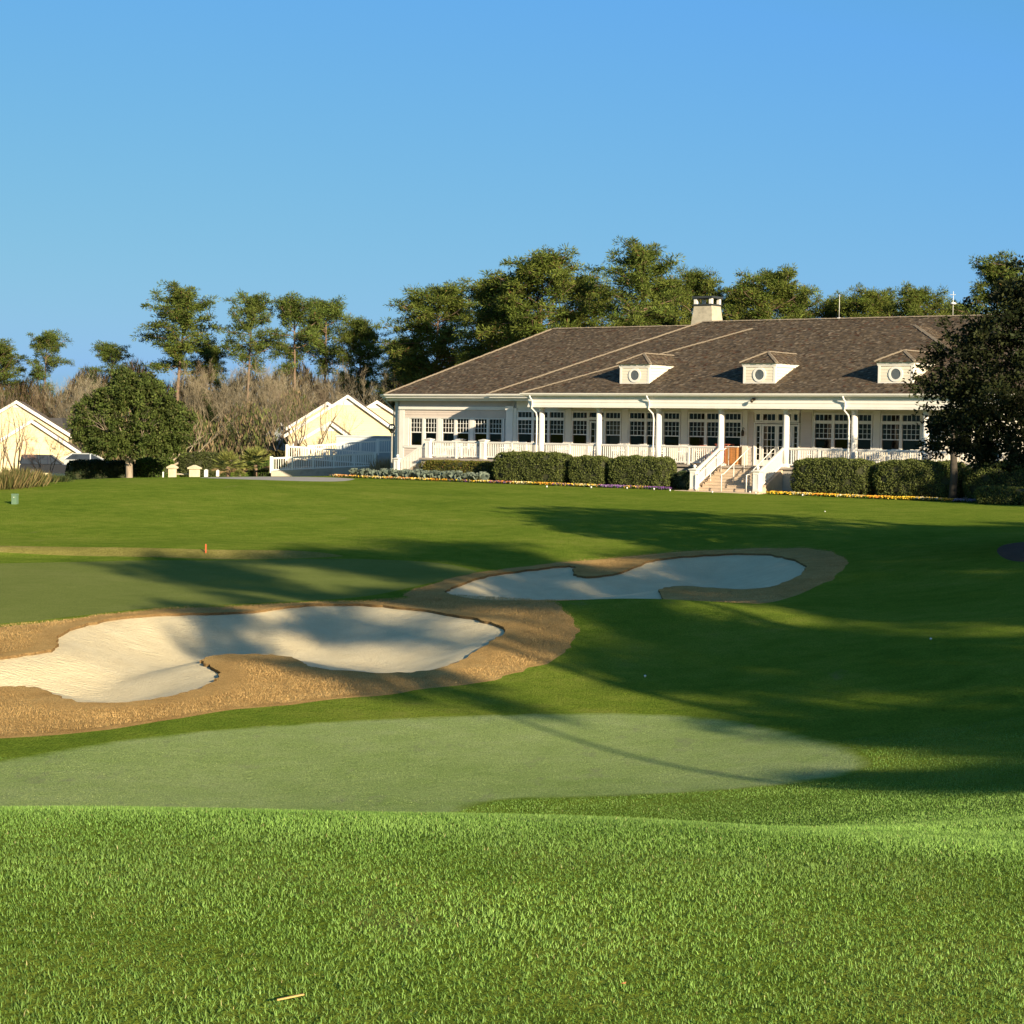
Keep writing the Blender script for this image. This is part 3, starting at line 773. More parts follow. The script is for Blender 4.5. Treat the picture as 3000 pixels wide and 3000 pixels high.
# --- windows
MUNT = paint('white_muntin', (0.80, 0.78, 0.75), 0.4, 0.03, 2)
def ring_box(mb, u0, u1, z0, z1, w, v0, v1):
    mb.box(u0, v0, z0, u0 + w, v1, z1); mb.box(u1 - w, v0, z0, u1, v1, z1)
    mb.box(u0 + w, v0, z0, u1 - w, v1, z0 + w); mb.box(u0 + w, v0, z1 - w, u1 - w, v1, z1)
    return mb
_pane = {}
def pane(parent, u0, u1, z0, z1, v):
    k = (round(u1 - u0, 3), round(z1 - z0, 3))
    if k not in _pane:
        a, b = k
        _pane[k] = MB().add([(-a / 2, 0, -b / 2), (a / 2, 0, -b / 2), (a / 2, 0, b / 2), (-a / 2, 0, b / 2)], [(0, 1, 2, 3)]).mesh('pane')
        _pane[k].materials.append(GLASS)
    o = link('pane', _pane[k], None, parent, ((u0 + u1) / 2, v, (z0 + z1) / 2))
    o.rotation_euler = (rs.uniform(-.006, .006), 0, rs.uniform(-.008, .008))
    return o
def grid_panes(parent, u0, u1, z0, z1, nu, nz_, v, w=.022):
    du, dz = (u1 - u0) / nu, (z1 - z0) / nz_
    for i in range(nu):
        for j in range(nz_):
            pane(parent, u0 + du * i + w / 2, u0 + du * (i + 1) - w / 2, z0 + dz * j + w / 2, z0 + dz * (j + 1) - w / 2, v)
def grid_munt(mb, u0, u1, z0, z1, nu, nz_, v0, v1, w=.022):
    for i in range(1, nu):
        x = u0 + (u1 - u0) * i / nu; mb.box(x - w / 2, v0, z0, x + w / 2, v1, z1)
    for j in range(1, nz_):
        z = z0 + (z1 - z0) * j / nz_; mb.box(u0, v0 + .002, z - w / 2, u1, v1 - .002, z + w / 2)
    return mb
_wm = {}
def porch_window(c):
    if 'f' not in _wm:
        f = ring_box(MB(), -.532, .532, WB0, WB1, .075, 2.12, 2.3)
        f.box(-.457, 2.13, 3.66, .457, 2.29, 3.815)
        _wm['f'] = f.mesh('window'); _wm['f'].materials.append(WHITE)
        s = MB(); s.box(-.457, 2.15, 2.90, .457, 2.27, 2.95)
        grid_munt(s, -.457, .457, 2.95, 3.66, 4, 3, 2.17, 2.20); grid_munt(s, -.457, .457, 3.815, 4.105, 4, 1, 2.17, 2.20)
        _wm['s'] = s.mesh('muntin'); _wm['s'].materials.append(MUNT)
    w = link('window', _wm['f'], None, club, (c, 0, 0)); link('muntin', _wm['s'], None, w)
    grid_panes(w, -.457, .457, 2.95, 3.66, 4, 3, 2.185); grid_panes(w, -.457, .457, 3.815, 4.105, 4, 1, 2.185)
    pane(w, -.457, .457, 2.435, 2.9, 2.21)
    return w
def wing_window(c):
    if 'a' not in _wm:
        f = ring_box(MB(), -.455, .455, WA0, WA1, .035, WA - .02, WA + .14)
        _wm['a'] = f.mesh('window'); _wm['a'].materials.append(WHITE)
        s = MB(); s.box(-.42, WA + .01, 2.87, .42, WA + .1, 2.93)
        grid_munt(s, -.42, .42, 2.93, 3.685, 4, 3, WA + .03, WA + .06, .024)
        _wm['b'] = s.mesh('muntin'); _wm['b'].materials.append(MUNT)
    w = link('window', _wm['a'], None, club, (c, 0, 0)); link('muntin', _wm['b'], None, w)
    grid_panes(w, -.42, .42, 2.93, 3.685, 4, 3, WA + .045, .024)
    pane(w, -.42, .42, 2.155, 2.87, WA + .07)
    return w
for c in AC: wing_window(c)
wins = []
for c in TRI:
    for d in (-1.065, 0, 1.065):
        if abs(c - 2.05) < .01 and d == 0: continue
        wins.append(porch_window(c + d))
MB().box(2.75, 2.42, 2.4, 3.55, 2.44, 3.6).build('pale_panel', CREAMPANEL, wins[4]).location = (-wins[4].location.x, 0, 0)  # added panel, its cream colour stands in for a pale reflection in this window
def glazed_door(name, c, w, rows, cols, z0=FLOOR + .02, z1=3.60, kick=.28, hinge=True):
    f = ring_box(MB(), -w / 2, w / 2, z0, z1, .095, 2.17, 2.25); f.box(-w / 2 + .095, 2.18, z0 + .095, w / 2 - .095, 2.24, z0 + kick)
    d = f.build(name, WHITE, club, (c, 0, 0))
    a, b, e, g = -w / 2 + .095, w / 2 - .095, z0 + kick, z1 - .095
    grid_munt(MB(), a, b, e, g, cols, rows, 2.185, 2.235).build('muntin', MUNT, d)
    grid_panes(d, a, b, e, g, cols, rows, 2.21)
    if hinge:
        mb = MB(); mb.tube([(w / 2 - .05, 2.17, 2.5), (w / 2 - .05, 2.12, 2.5), (w / 2 - .16, 2.12, 2.5)], .012, 6); mb.build('handle', BRASS, d)
    return d
glazed_door('door', 2.05, .9, 5, 3, z1=3.66)
ring_box(MB(), 1.515, 2.585, FLOOR, 3.79, .08, 2.13, 2.3).build('door_frame', WHITE, club)
t = ring_box(MB(), 1.515, 2.585, 3.79, WB1, .07, 2.13, 2.3); tw = t.build('transom_window', WHITE, club); grid_panes(tw, 1.585, 2.515, 3.86, 4.11, 4, 1, 2.2)
glazed_door('door', 12.5, .84, 5, 3); glazed_door('door', 13.36, .84, 5, 3)
ring_box(MB(), 11.64, 14.22, FLOOR - .02, 3.70, .06, 2.12, 2.3).build('door_frame', WHITE, club)
for c in (11.87, 13.99):
    glazed_door('sidelight', c, .37, 6, 1, hinge=False)
for a, b, k in ((11.68, 12.05, 1), (12.07, 12.92, 3), (12.94, 13.79, 3), (13.81, 14.18, 1)):
    tw = ring_box(MB(), a, b, 3.72, WB1, .075, 2.13, 2.28).build('transom_window', WHITE, club)
    grid_munt(MB(), a + .075, b - .075, 3.795, WB1 - .075, k, 1, 2.18, 2.22).build('muntin', MUNT, tw)
    grid_panes(tw, a + .075, b - .075, 3.795, WB1 - .075, k, 1, 2.2)
MB().box(11.62, 2.12, WB1, 14.24, 2.2, 4.33).build('door_head', WHITE, club)
# narrow door in the wing corner
d = ring_box(MB(), -4.74, -4.40, FLOOR, 3.70, .06, WA + .02, WA + .1).build('door', WHITE, club); pane(d, -4.68, -4.46, FLOOR + .3, 3.6, WA + .06)
# rooms behind the glass
MB().box(-12.2, 9.0, FLOOR, 26, 9.1, 4.8).box(-12.2, 3.3, FLOOR - .08, 26, 9, FLOOR - .02).box(-12.2, 3.3, 4.6, 26, 9, 4.66).box(-3.3, 2.4, FLOOR - .08, 26, 3.3, FLOOR - .02).box(-3.3, 2.4, 4.6, 26, 3.3, 4.66) \
    .box(-12.3, 3.4, FLOOR, -12.2, 9, 4.6).box(26, 2.4, FLOOR, 26.1, 9, 4.6).box(3.7, 2.5, FLOOR, 3.8, 9, 4.6).box(10.95, 4.5, FLOOR, 11.05, 9, 4.6).build('interior_wall', INTERIOR, club)

# --- porch: floor, ceiling, beam, columns
MB().box(-.45, -.38, 1.40, 26.1, 2.2, FLOOR).build('porch_floor', DECK, club)
MB().box(-8.05, -.38, 1.40, -.46, 3.1, FLOOR).build('terrace_floor', DECK, club)
SKIRT = paint('skirt_boards', (0.42, 0.39, 0.34), 0.8, 0.12, 3)
MB().box(-8.0, -.25, 0.1, 11.2, -.1, 1.38).box(14.5, -.25, .1, 26.0, -.1, 1.38).box(-8.0, -.1, .1, -7.85, 3.0, 1.38).build('porch_skirt', SKIRT, club)
MB().box(-.12, -.12, 4.36, 25.9, 2.2, 4.42).build('porch_ceiling', CEIL, club)
MB().box(-.5, -.5, 4.36, 25.85, .14, 4.93).box(-.5, .16, 4.36, .1, 2.18, 4.93).build('porch_beam', WHITE, club)
for k, (z, h) in enumerate(((4.44, .155), (4.60, .14), (4.745, .14))):
    board(-.53, 25.9, z, h, -.5, WHITE, .032)
MB().box(-.555, -.555, 4.335, 25.9, -.502, 4.435).build('beam_trim', WHITE, club)
MB().box(-.556, -.50, 4.335, -.503, 2.18, 4.435).build('beam_trim', WHITE, club)
cm = MB().lathe([(.165, 1.66), (.166, 2.4), (.158, 3.2), (.142, 4.14)], n=20).mesh('column'); cm.materials.append(WHITE)
cb = MB().box(-.21, -.21, FLOOR, .21, .21, FLOOR + .09).lathe([(.205, FLOOR + .09), (.21, FLOOR + .13), (.17, FLOOR + .165)], n=18).mesh('column_base'); cb.materials.append(WHITE)
cc = MB().lathe([(.143, 4.14), (.17, 4.16), (.15, 4.19), (.15, 4.24), (.20, 4.285)], n=18).box(-.22, -.22, 4.285, .22, .22, 4.36).mesh('capital'); cc.materials.append(WHITE)
for i in range(8):
    c = link('column', cm, None, club, (3.66 * i, 0, 0)); link('column_base', cb, None, c); link('capital', cc, None, c)
for i in (0, 2, 5):
    u = 3.66 * i - .24
    MB().tube([(u - .02, -.80, 4.96), (u, -.76, 4.84), (u + .03, -.62, 4.68), (u + .03, -.6, 4.5), (u - .04, -.58, 4.3), (u + .02, -.24, 4.05), (u + .03, -.16, 3.8), (u + .03, -.16, 1.62), (u + .03, -.3, 1.52)], .042, 8).build('downspout', WHITE, club)
MB().tube([(-14.4, 3.95, 4.98), (-14.3, 4.0, 4.78), (-13.95, 4.38, 4.25), (-13.9, 4.42, 4.1), (-13.9, 4.42, .4)], .045, 8).build('downspout', GREYWALL, club)

# --- railings
_bal = {}
def baluster(parent, loc, h):
    k = round(h, 3)
    if k not in _bal:
        _bal[k] = MB().box(-.021, -.021, 0, .021, .021, k).mesh('baluster'); _bal[k].materials.append(WHITE)
    return link('baluster', _bal[k], None, parent, loc)
def railing(parent, p, q, ht=.955, gap=.118, lo=.10, name='railing', mids=1):
    """top rail and bottom rail with balusters; p and q at floor height"""
    p, q = Vector(p), Vector(q); L = (q - p).length
    up = Vector((0, 0, 1))
    mb = MB(); mb.bar(p + up * (ht - .03), q + up * (ht - .03), .115, .06); mb.bar(p + up * (ht - .085), q + up * (ht - .085), .06, .05)
    mb.bar(p + up * (lo + .03), q + up * (lo + .03), .06, .07)
    o = mb.build(name, WHITE, parent)
    n = max(2, int(L / gap)); h = ht - .1 - lo - .06
    for i in range(1, n):
        t = i / n
        if mids and any(abs(t - (k + 1) / (mids + 1)) * L < .085 for k in range(mids)): continue
        b = p + (q - p) * t
        baluster(o, (b.x, b.y, b.z + lo + .06), h)
    for k in range(mids):
        b = p + (q - p) * ((k + 1) / (mids + 1))
        MB().box(b.x - .055, b.y - .055, b.z, b.x + .055, b.y + .055, b.z + ht - .06).build('rail_post', WHITE, o)
    return o
for i in range(7):
    if i == 3: continue
    railing(club, (3.66 * i + .19, 0, FLOOR), (3.66 * (i + 1) - .19, 0, FLOOR))
railing(club, (-3.66, 0, FLOOR), (-.19, 0, FLOOR)); railing(club, (-7.45, 0, FLOOR), (-4.0, 0, FLOOR))
def newel(parent, u, v, z0, z1, w=.17, ball=False, name='newel_post'):
    mb = MB(); mb.box(u - w, v - w, z0, u + w, v + w, z1 - .09)
    mb.taper(u, v, z1 - .09, z1 - .03, w, w, w + .055, w + .055); mb.box(u - w - .06, v - w - .06, z1 - .03, u + w + .06, v + w + .06, z1)
    mb.taper(u, v, z1, z1 + .05, w + .02, w + .02, .05, .05)
    o = mb.build(name, WHITE, parent)
    q = ring_box(MB(), u - w + .02, u + w - .02, z0 + .06, z1 - .13, .05, v - w - .014, v - w - .001); q.build('panel_frame', WHITE, o)
    q = MB(); x = u + w
    for a, b, c, d_ in ((v - w + .02, v - w + .07, z0 + .06, z1 - .13), (v + w - .07, v + w - .02, z0 + .06, z1 - .13)): q.box(x + .001, a, c, x + .014, b, d_)
    q.build('panel_frame', WHITE, o)
    if ball: MB().lathe([(.03, z1 + .04), (.035, z1 + .07)] + [(.085 * math.sin(math.pi * k / 10) + .001, z1 + .145 - .085 * math.cos(math.pi * k / 10)) for k in range(1, 11)], u, v, 14).build('finial', WHITE, o)
    return o
newel(club, -7.63, 0, FLOOR - .02, 2.54); newel(club, -3.83, 0, FLOOR - .02, 2.54); newel(club, -7.63, 2.8, FLOOR - .02, 2.54)
newel(club, -9.9, 0, .32, 1.42, .16, True); newel(club, -9.9, 2.8, .32, 1.42, .16, True)
# side steps of the terrace
ss = MB()
for k in range(6): ss.box(-8.05 - .3 * (k + 1), .2, .1, -8.05 - .3 * k, 2.6, FLOOR - .17 * (k + 1))
ss.build('terrace_steps', STONE, club)
for v in (0, 2.8): railing(club, (-9.74, v, .36), (-7.8, v, 1.46), ht=.93, mids=0)
# entrance steps
st = empty('entrance_steps', (0, 0, 0)); bpy.data.objects.remove(st)
NR = 8; rise = (FLOOR - .30) / NR; tread = .30; V0 = -.38
steps_base = MB().box(11.1, -3.35, .16, 15.0, -2.5, .30).box(10.35, -3.3, .155, 11.1, -2.45, .295).build('entrance_steps', STONE, club)
for k in range(NR - 1):
    z = FLOOR - rise * (k + 1)
    MB().box(11.22, V0 - tread * (k + 1), .1, 14.40, V0 - tread * k - (.0 if k else 0), z - .035).box(11.2, V0 - tread * (k + 1) - .02, z - .033, 14.42, V0 - tread * k + .0, z).build('step', STONE, steps_base)
VB = V0 - tread * (NR - 1)
for u in (11.05, 14.55):
    newel(club, u, VB - .1, .36, 1.34, .17, True)
    MB().box(u - .2, VB - .3, .2, u + .2, VB + .1, .36).build('newel_plinth', STONE, club)
    MB().prism([(u - .1, VB + .1, .2), (u - .1, V0 + .1, .2), (u - .1, V0 + .1, 1.4), (u - .1, VB + .1, .42)], (.2, 0, 0)).build('step_cheek', STONE, club)
    railing(club, (u, VB + .08, .42), (u, V0 + .28, FLOOR + .02), ht=.93, mids=0)
for u in (11.45, 12.75, 14.12):
    pts_ = [(u, VB - .42, .30), (u, VB - .42, 1.13), (u, VB - .2, 1.15), (u, V0 + .02, 2.36), (u, V0 + .36, 2.40), (u, V0 + .36, 1.52)]
    mb = MB(); mb.tube(pts_, .024, 8)
    mb.tube([(u, VB + .75, .5), (u, VB + .75, 1.15 + (2.36 - 1.15) * (.95 / (V0 + .22 - VB)))], .02, 6); mb.tube([(u, V0 - .35, 1.2), (u, V0 - .35, 2.16)], .02, 6)
    mb.build('handrail', WHITE, club)

# --- dormers
for i in range(3):
    u0 = 4.576 + 7.32 * i; u1 = u0 + 1.8; v0 = .52
    zb, zk = zC(v0), 6.56; vk = (zk - E0) / MP - .75
    body = MB().prism([(u0 + .02, v0, zb - .15), (u0 + .02, v0, zk), (u0 + .02, vk + .1, zk), (u0 + .02, vk + .1, zk - .2)], (1.76, 0, 0))
    body.box(u0 + .02, v0, zb - .12, u1 - .02, v0 + .3, zk)
    D = body.build('dormer', CREAMSIDING, club)
    for k in range(6):
        z = zb + .06 + .145 * k
        if z > 6.38: break
        board(u0 + .1, u1 - .1, z, min(.143, 6.42 - z), v0, CREAMSIDING, .024, D)
        ve = (z - E0) / MP - .75 + .25
        MB().add([(u1 - .02, v0 + .08, z), (u1 - .02, ve, z), (u1 + .008, ve, z), (u1 + .008, v0 + .08, z), (u1 - .02, v0 + .08, z + .143), (u1 - .02, ve, z + .143), (u1 - .01, ve, z + .143), (u1 - .01, v0 + .08, z + .143)],
                 [(0, 3, 2, 1), (3, 7, 6, 2), (4, 5, 6, 7), (0, 4, 7, 3)]).build('siding_board', CREAMSIDING, D)
    MB().box(u0, v0 - .03, zb - .02, u0 + .11, v0 + .09, 6.42).build('corner_trim', WHITE, D)
    MB().box(u1 - .11, v0 - .03, zb - .02, u1 + .012, v0 + .10, 6.42).build('corner_trim', WHITE, D)
    MB().box(u0 + .11, v0 - .028, zb - .02, u1 - .11, v0 - .001, zb + .055).build('base_trim', WHITE, D)
    along(MB(), [(u0, vk), (u0, v0), (u1, v0), (u1, vk)], [(-.05, 6.42), (.035, 6.42), (.035, 6.475), (.05, 6.48), (.085, 6.60), (-.05, 6.60)]).build('cornice', WHITE, D)
    uc, zc_, vf = (u0 + u1) / 2 + .02, 6.03, v0 - .002
    def disc(r0, r1, va, vb, n=32):
        vs, fs = [], []
        for k in range(n):
            t = 2 * math.pi * k / n; c, s = math.cos(t), math.sin(t)
            vs += [(uc + r0 * c, va, zc_ + r0 * s), (uc + r1 * c, va, zc_ + r1 * s), (uc + r0 * c, vb, zc_ + r0 * s), (uc + r1 * c, vb, zc_ + r1 * s)]
        for k in range(n):
            a, b = 4 * k, 4 * ((k + 1) % n)
            fs += [(a, a + 1, b + 1, b), (a + 1, a + 3, b + 3, b + 1), (a, b, b + 2, a + 2)]
        return MB().add(vs, fs)
    wfr = disc(.255, .365, vf - .055, vf); wfr.build('window_frame', WHITE, D)
    n = 28
    MB().add([(uc + .26 * math.cos(2 * math.pi * k / n), vf - .03, zc_ + .26 * math.sin(2 * math.pi * k / n)) for k in range(n)], [tuple(range(n))]).build('pane', ROUNDGLASS, D)
    # little hipped roof
    ze = 6.605; a0, a1, vf_ = u0 - .14, u1 + .14, v0 - .14; ap = ((u0 + u1) / 2, v0 + .86, 7.16); vr = (7.16 - E0) / MP - .75; vs_ = (ze - E0) / MP - .75
    pl = [[(a0, vf_, ze), (a1, vf_, ze), ap], [(a1, vf_, ze), (a1, vs_, ze), ((u0 + u1) / 2, vr, 7.16), ap], [(a0, vs_, ze), (a0, vf_, ze), ap, ((u0 + u1) / 2, vr, 7.16)]]
    mb = MB()
    for p in pl: mb.add(p, [tuple(range(len(p)))])
    mb.build('dormer_roof', DARKMETAL, D)
    roof_shingles('shingles', pl, D, 40 + i)
    caps((a0, vf_, ze), ap, D, .24, .8); caps((a1, vf_, ze), ap, D, .24, .8); caps(ap, ((u0 + u1) / 2, vr, 7.16), D, .26, .9)

# --- chimney
ch = MB().taper(2.2, 13.2, 8.3, 10.44, .84, .74, .58, .52).build('chimney', STUCCO, club)
MB().box(1.56, 12.62, 10.44, 2.84, 13.78, 10.53).build('chimney_slab', DARKMETAL, ch)
for a in (1.70, 2.70):
    for b in (12.76, 13.64): MB().box(a - .09, b - .09, 10.53, a + .09, b + .09, 10.86).build('chimney_pillar', WHITE, ch)
MB().taper(2.2, 13.2, 10.86, 10.98, .68, .62, .66, .6).build('chimney_hood', DARKMETAL, ch)
# lightning rod and small aerial
MB().tube([(11.4, 11.7, 9.4), (11.4, 11.7, 10.75)], .014, 6).box(11.33, 11.63, 9.42, 11.47, 11.77, 9.5).build('roof_mast', paint('mast_white', (.7, .7, .7), .5), club)
mb = MB().tube([(17.6, 12.6, 9.2), (17.6, 12.6, 10.8)], .014, 6).lathe([(.02, 10.08), (.15, 10.12), (.18, 10.17), (.04, 10.24)], 17.6, 12.6, 12).box(17.45, 12.5, 10.6, 17.75, 12.53, 10.63).build('roof_aerial', paint('aerial_white', (.75, .75, .73), .4), club)
# lamp over the steps and lantern by the door
lm = MB().box(13.05, -.6, 4.74, 13.2, -.53, 4.86).tube([(13.12, -.6, 4.8), (13.12, -.74, 4.78)], .02, 6).lathe([(.03, 4.62), (.07, 4.66), (.075, 4.76), (.03, 4.8)], 13.12, -.76, 10).build('wall_lamp', BRASS, club)
MB().tube([(11.1, 2.12, 3.35), (11.1, 1.98, 3.42), (11.1, 1.95, 3.3)], .015, 6).lathe([(.05, 2.98), (.075, 3.0), (.085, 3.2), (.03, 3.3)], 11.1, 1.95, 8).build('lantern', BRASS, club)
# ------------------------------------------------------------------ ramp, service wall, lamp post, houses, cars, small things
BLUEWALL = paint('blue_grey_siding', (0.40, 0.44, 0.47), 0.6, 0.06, 1.2)
CONC = paint('ramp_concrete', (0.40, 0.35, 0.29), 0.85, 0.2, 2)
access = empty('access_ramp', at_y(793, 1385, 128.0)); access.location.z = 0
props(access, 'white railed switchback ramp on concrete beside the clubhouse', 'ramp')
r0 = access.location.copy()
def rp(px, py, Y):
    return at_y(px, py, Y) - r0
def run(p, q, dz, n_posts):
    """one sloping flight: railing on a concrete wall"""
    o = railing(access, p, q, ht=.90, gap=.15, lo=.06, mids=n_posts)
    w = MB(); a, b = Vector(p), Vector(q)
    w.prism([(a.x, a.y - .12, -1.3), (b.x, b.y - .12, -1.3), (b.x, b.y - .12, b.z + .02), (a.x, a.y - .12, a.z + .02)], (0, .24, 0))
    w.build('ramp_wall', CONC, access)
    return o
p1, p2 = rp(795, 1381, 128), rp(1098, 1367, 129.5)
run(p1, p2, 0, 4)
p3, p4 = rp(1096, 1352, 131.5), rp(841, 1345, 130.5)
q2 = p2.copy(); q2.z += .02
run(Vector((p4.x, p4.y, p4.z)), Vector((p3.x, p3.y, p2.z + .05)), 0, 3)
p5, p6 = rp(900, 1344, 132.6), rp(1106, 1329, 133.4)
run(p5, p6, 0, 3)
railing(access, p6, rp(1170, 1328, 134), ht=.95, gap=.15, lo=.06, mids=0)
dk = MB(); 
dk.prism([(p1.x, p1.y, p1.z - .02), (p2.x, p2.y, p2.z - .02), (p3.x, p3.y, p2.z + .03), (p4.x, p4.y, p1.z + .3)], (0, 0, -.12))
dk.build('ramp_deck', CONC, access)
for p in (p1, p2, p4, p6):
    MB().box(p.x - .09, p.y - .09, p.z - .1, p.x + .09, p.y + .09, p.z + .98).build('rail_post', WHITE, access)

sw = empty('service_wall', at_y(985, 1320, 135)); sw.location.z = 0
props(sw, 'low blue grey clapboard wall behind the ramp railings', 'wall')
a = at_y(985, 1278, 135) - sw.location; b = at_y(1185, 1276, 135) - sw.location
MB().box(0, 0, -.5, b.x, .2, a.z).build('wall', BLUEWALL, sw)
for k in range(8):
    z = a.z - .26 - .22 * k
    MB().add([(0, 0, z), (b.x, 0, z), (b.x, -.03, z), (0, -.03, z), (0, 0, z + .215), (b.x, 0, z + .215), (b.x, -.008, z + .215), (0, -.008, z + .215)], [(0, 1, 2, 3), (3, 2, 6, 7), (4, 7, 6, 5), (0, 3, 7, 4), (1, 5, 6, 2)]).build('siding_board', BLUEWALL, sw)
MB().box(-.06, -.08, a.z - .02, b.x, .28, a.z + .08).build('wall_cap', BLUEWALL, sw)

def lamp_post(loc):
    o = empty('lamp_post', loc)
    props(o, 'tall grey lamp post with clear glass globe at the clubhouse corner', 'lamp post')
    g = paint('post_grey', (.33, .32, .29), .5, .15, 4)
    MB().lathe([(.11, 0), (.12, .1), (.07, .35), (.05, .45), (.045, 2.55), (.06, 2.6), (.06, 2.68)], n=12).build('post', g, o)
    MB().lathe([(.06, 2.66), (.13, 2.72), (.2, 2.9), (.21, 2.93), (.02, 2.94)], n=16).build('lamp_holder', DARKMETAL, o)
    MB().lathe([(.10, 2.76), (.19, 2.83), (.235, 2.95), (.22, 3.09), (.14, 3.2), (.02, 3.235)], n=20).build('globe', GLOBE, o)
    MB().lathe([(.03, 2.94), (.045, 3.0), (.04, 3.08), (.005, 3.1)], n=10).build('bulb', WHITE, o)
    return o
lp = at_y(1147, 1377, 111.5); lamp_post((lp.x, lp.y, zt1(lp.x, lp.y) - .02)).scale = (.95, .95, .95)

# --- houses beyond the lawn
YELLOW = paint('yellow_siding', (0.66, 0.56, 0.35), 0.6, 0.06, .8)
HROOF = paint('house_shingle', (0.15, 0.115, 0.085), 0.85, 0.25, 6)
DKROOF = paint('dark_house_shingle', (0.05, 0.05, 0.055), 0.85, 0.25, 6)
def gable(parent, peak, hw_l, hw_r, slope_l, slope_r, depth, yaw, zbase, wall=YELLOW, roof=HROOF, trim_top=0, over=.35):
    """a gabled block: peak is the front tip of the roof; gable end faces out"""
    c, s = math.cos(yaw), math.sin(yaw)
    def W(x, y, z): return (peak.x + x * c + y * s, peak.y - x * s + y * c, z)
    zp = peak.z; zl, zr = zp - hw_l * slope_l, zp - hw_r * slope_r
    f = [(-hw_l + over, zbase), (hw_r - over, zbase), (hw_r - over, zr + over * slope_r - .12), (0, zp - .12), (-hw_l + over, zl + over * slope_l - .12)]
    n = len(f); vs = [W(x, over, z) for x, z in f] + [W(x, depth, z) for x, z in f]
    w = MB().add(vs, [tuple(range(n)), tuple(range(2 * n - 1, n - 1, -1))] + [(i, n + i, n + (i + 1) % n, (i + 1) % n) for i in range(n)]).build('wall', wall, parent)
    # lapped boards on the gable end
    z = zbase + .1
    zmax = zp - .25
    while z < zmax:
        def half(sgn):
            hw, sl = (hw_l, slope_l) if sgn < 0 else (hw_r, slope_r)
            return min(hw - over, (zp - .14 - (z + .2)) / sl)
        a, b = -half(-1), half(1)
        if b - a > .2:
            p = [W(a, over - .004, z + .2), W(b, over - .004, z + .2), W(b, over - .035, z), W(a, over - .035, z), W(b, over, z), W(a, over, z)]
            MB().add(p, [(3, 2, 1, 0), (5, 4, 2, 3)]).build('siding_board', wall, w)
        z += .2
    r = MB()
    for x0, z0, x1, z1_ in ((-hw_l, zl, 0, zp), (0, zp, hw_r, zr)):
        r.add([W(x0, 0, z0), W(x1, 0, z1_), W(x1, depth, z1_), W(x0, depth, z0), W(x0, 0, z0 - .1), W(x1, 0, z1_ - .1), W(x1, depth, z1_ - .1), W(x0, depth, z0 - .1)],
              [(0, 1, 2, 3), (7, 6, 5, 4), (0, 4, 5, 1), (3, 2, 6, 7), (0, 3, 7, 4), (1, 5, 6, 2)])
    ro = r.build('roof', roof, parent)
    t = MB()
    for x0, z0, x1, z1_ in ((-hw_l, zl, 0, zp), (0, zp, hw_r, zr)):
        t.add([W(x0, -.03, z0 - .28), W(x1, -.03, z1_ - .28), W(x1, -.03, z1_ + .01), W(x0, -.03, z0 + .01), W(x0, .03, z0 - .28), W(x1, .03, z1_ - .28), W(x1, .03, z1_ + .01), W(x0, .03, z0 + .01)],
              [(0, 1, 2, 3), (7, 6, 5, 4), (0, 4, 5, 1), (3, 2, 6, 7), (0, 3, 7, 4), (1, 5, 6, 2)])
    t.build('rake_board', WHITE, ro)
    if trim_top:
        x_l, x_r = -trim_top / slope_l, trim_top / slope_r
        MB().add([W(x_l, over - .05, zp - trim_top), W(x_r, over - .05, zp - trim_top), W(0, over - .05, zp - .1), W(x_l, over - .02, zp - trim_top), W(x_r, over - .02, zp - trim_top)], [(0, 1, 2), (0, 3, 4, 1)]).build('gable_panel', WHITE, w)
    return w
HY = 168.0
h1 = empty('house', at_y(1000, 1330, HY)); h1.location.z = 0; o1 = h1.location.copy()
props(h1, 'pale yellow gabled house cluster beside the clubhouse behind the white ramp', 'house')
P = lambda px, py, Y=HY: at_y(px, py, Y) - o1
YAW = R(-2)
gable(h1, P(1019, 1156.6), 5.4, 6.3, .65, .70, 14, YAW, -1.8, trim_top=.85)
gable(h1, P(959.6, 1177, HY + 5), 3.6, 3.0, .64, .7, 12, YAW, -1.8, trim_top=.5)
gable(h1, P(967, 1234, HY - 5), 3.4, 3.4, .62, .72, 8, YAW, -1.8, trim_top=.8)
gable(h1, P(1104.6, 1173, HY + 8), 4.5, 6.0, .62, .62, 12, YAW, -1.8, trim_top=.7)
h2 = empty('house', at_y(100, 1380, HY)); h2.location.z = 0; o2 = h2.location.copy()
props(h2, 'pale yellow gabled house at the far edge behind the dark car', 'house')
P2 = lambda px, py, Y=HY: at_y(px, py, Y) - o2
gable(h2, P2(48, 1173), 6.0, 4.7, .62, .62, 12, R(-11), -2.2, trim_top=.6)
gable(h2, P2(92, 1229, HY - 5), 5.0, 4.05, .66, .66, 8, R(-11), -2.2, trim_top=.0)
MB().prism([P2(140, 1255, HY + 9), P2(192, 1260, HY + 9), P2(180, 1224, HY + 9), P2(147, 1224, HY + 9)], (0, 3, 0)).build('rear_roof', DKROOF, h2)
h3 = empty('house', at_y(815, 1320, 190)); h3.location.z = 0; o3 = h3.location.copy()
props(h3, 'small shaded grey house corner with dark roof among the bare trees', 'house')
gable(h3, at_y(822, 1236, 190) - o3, 1.6, 3.2, .75, .75, 8, R(25), -1.8, wall=BLUEWALL, roof=HROOF)

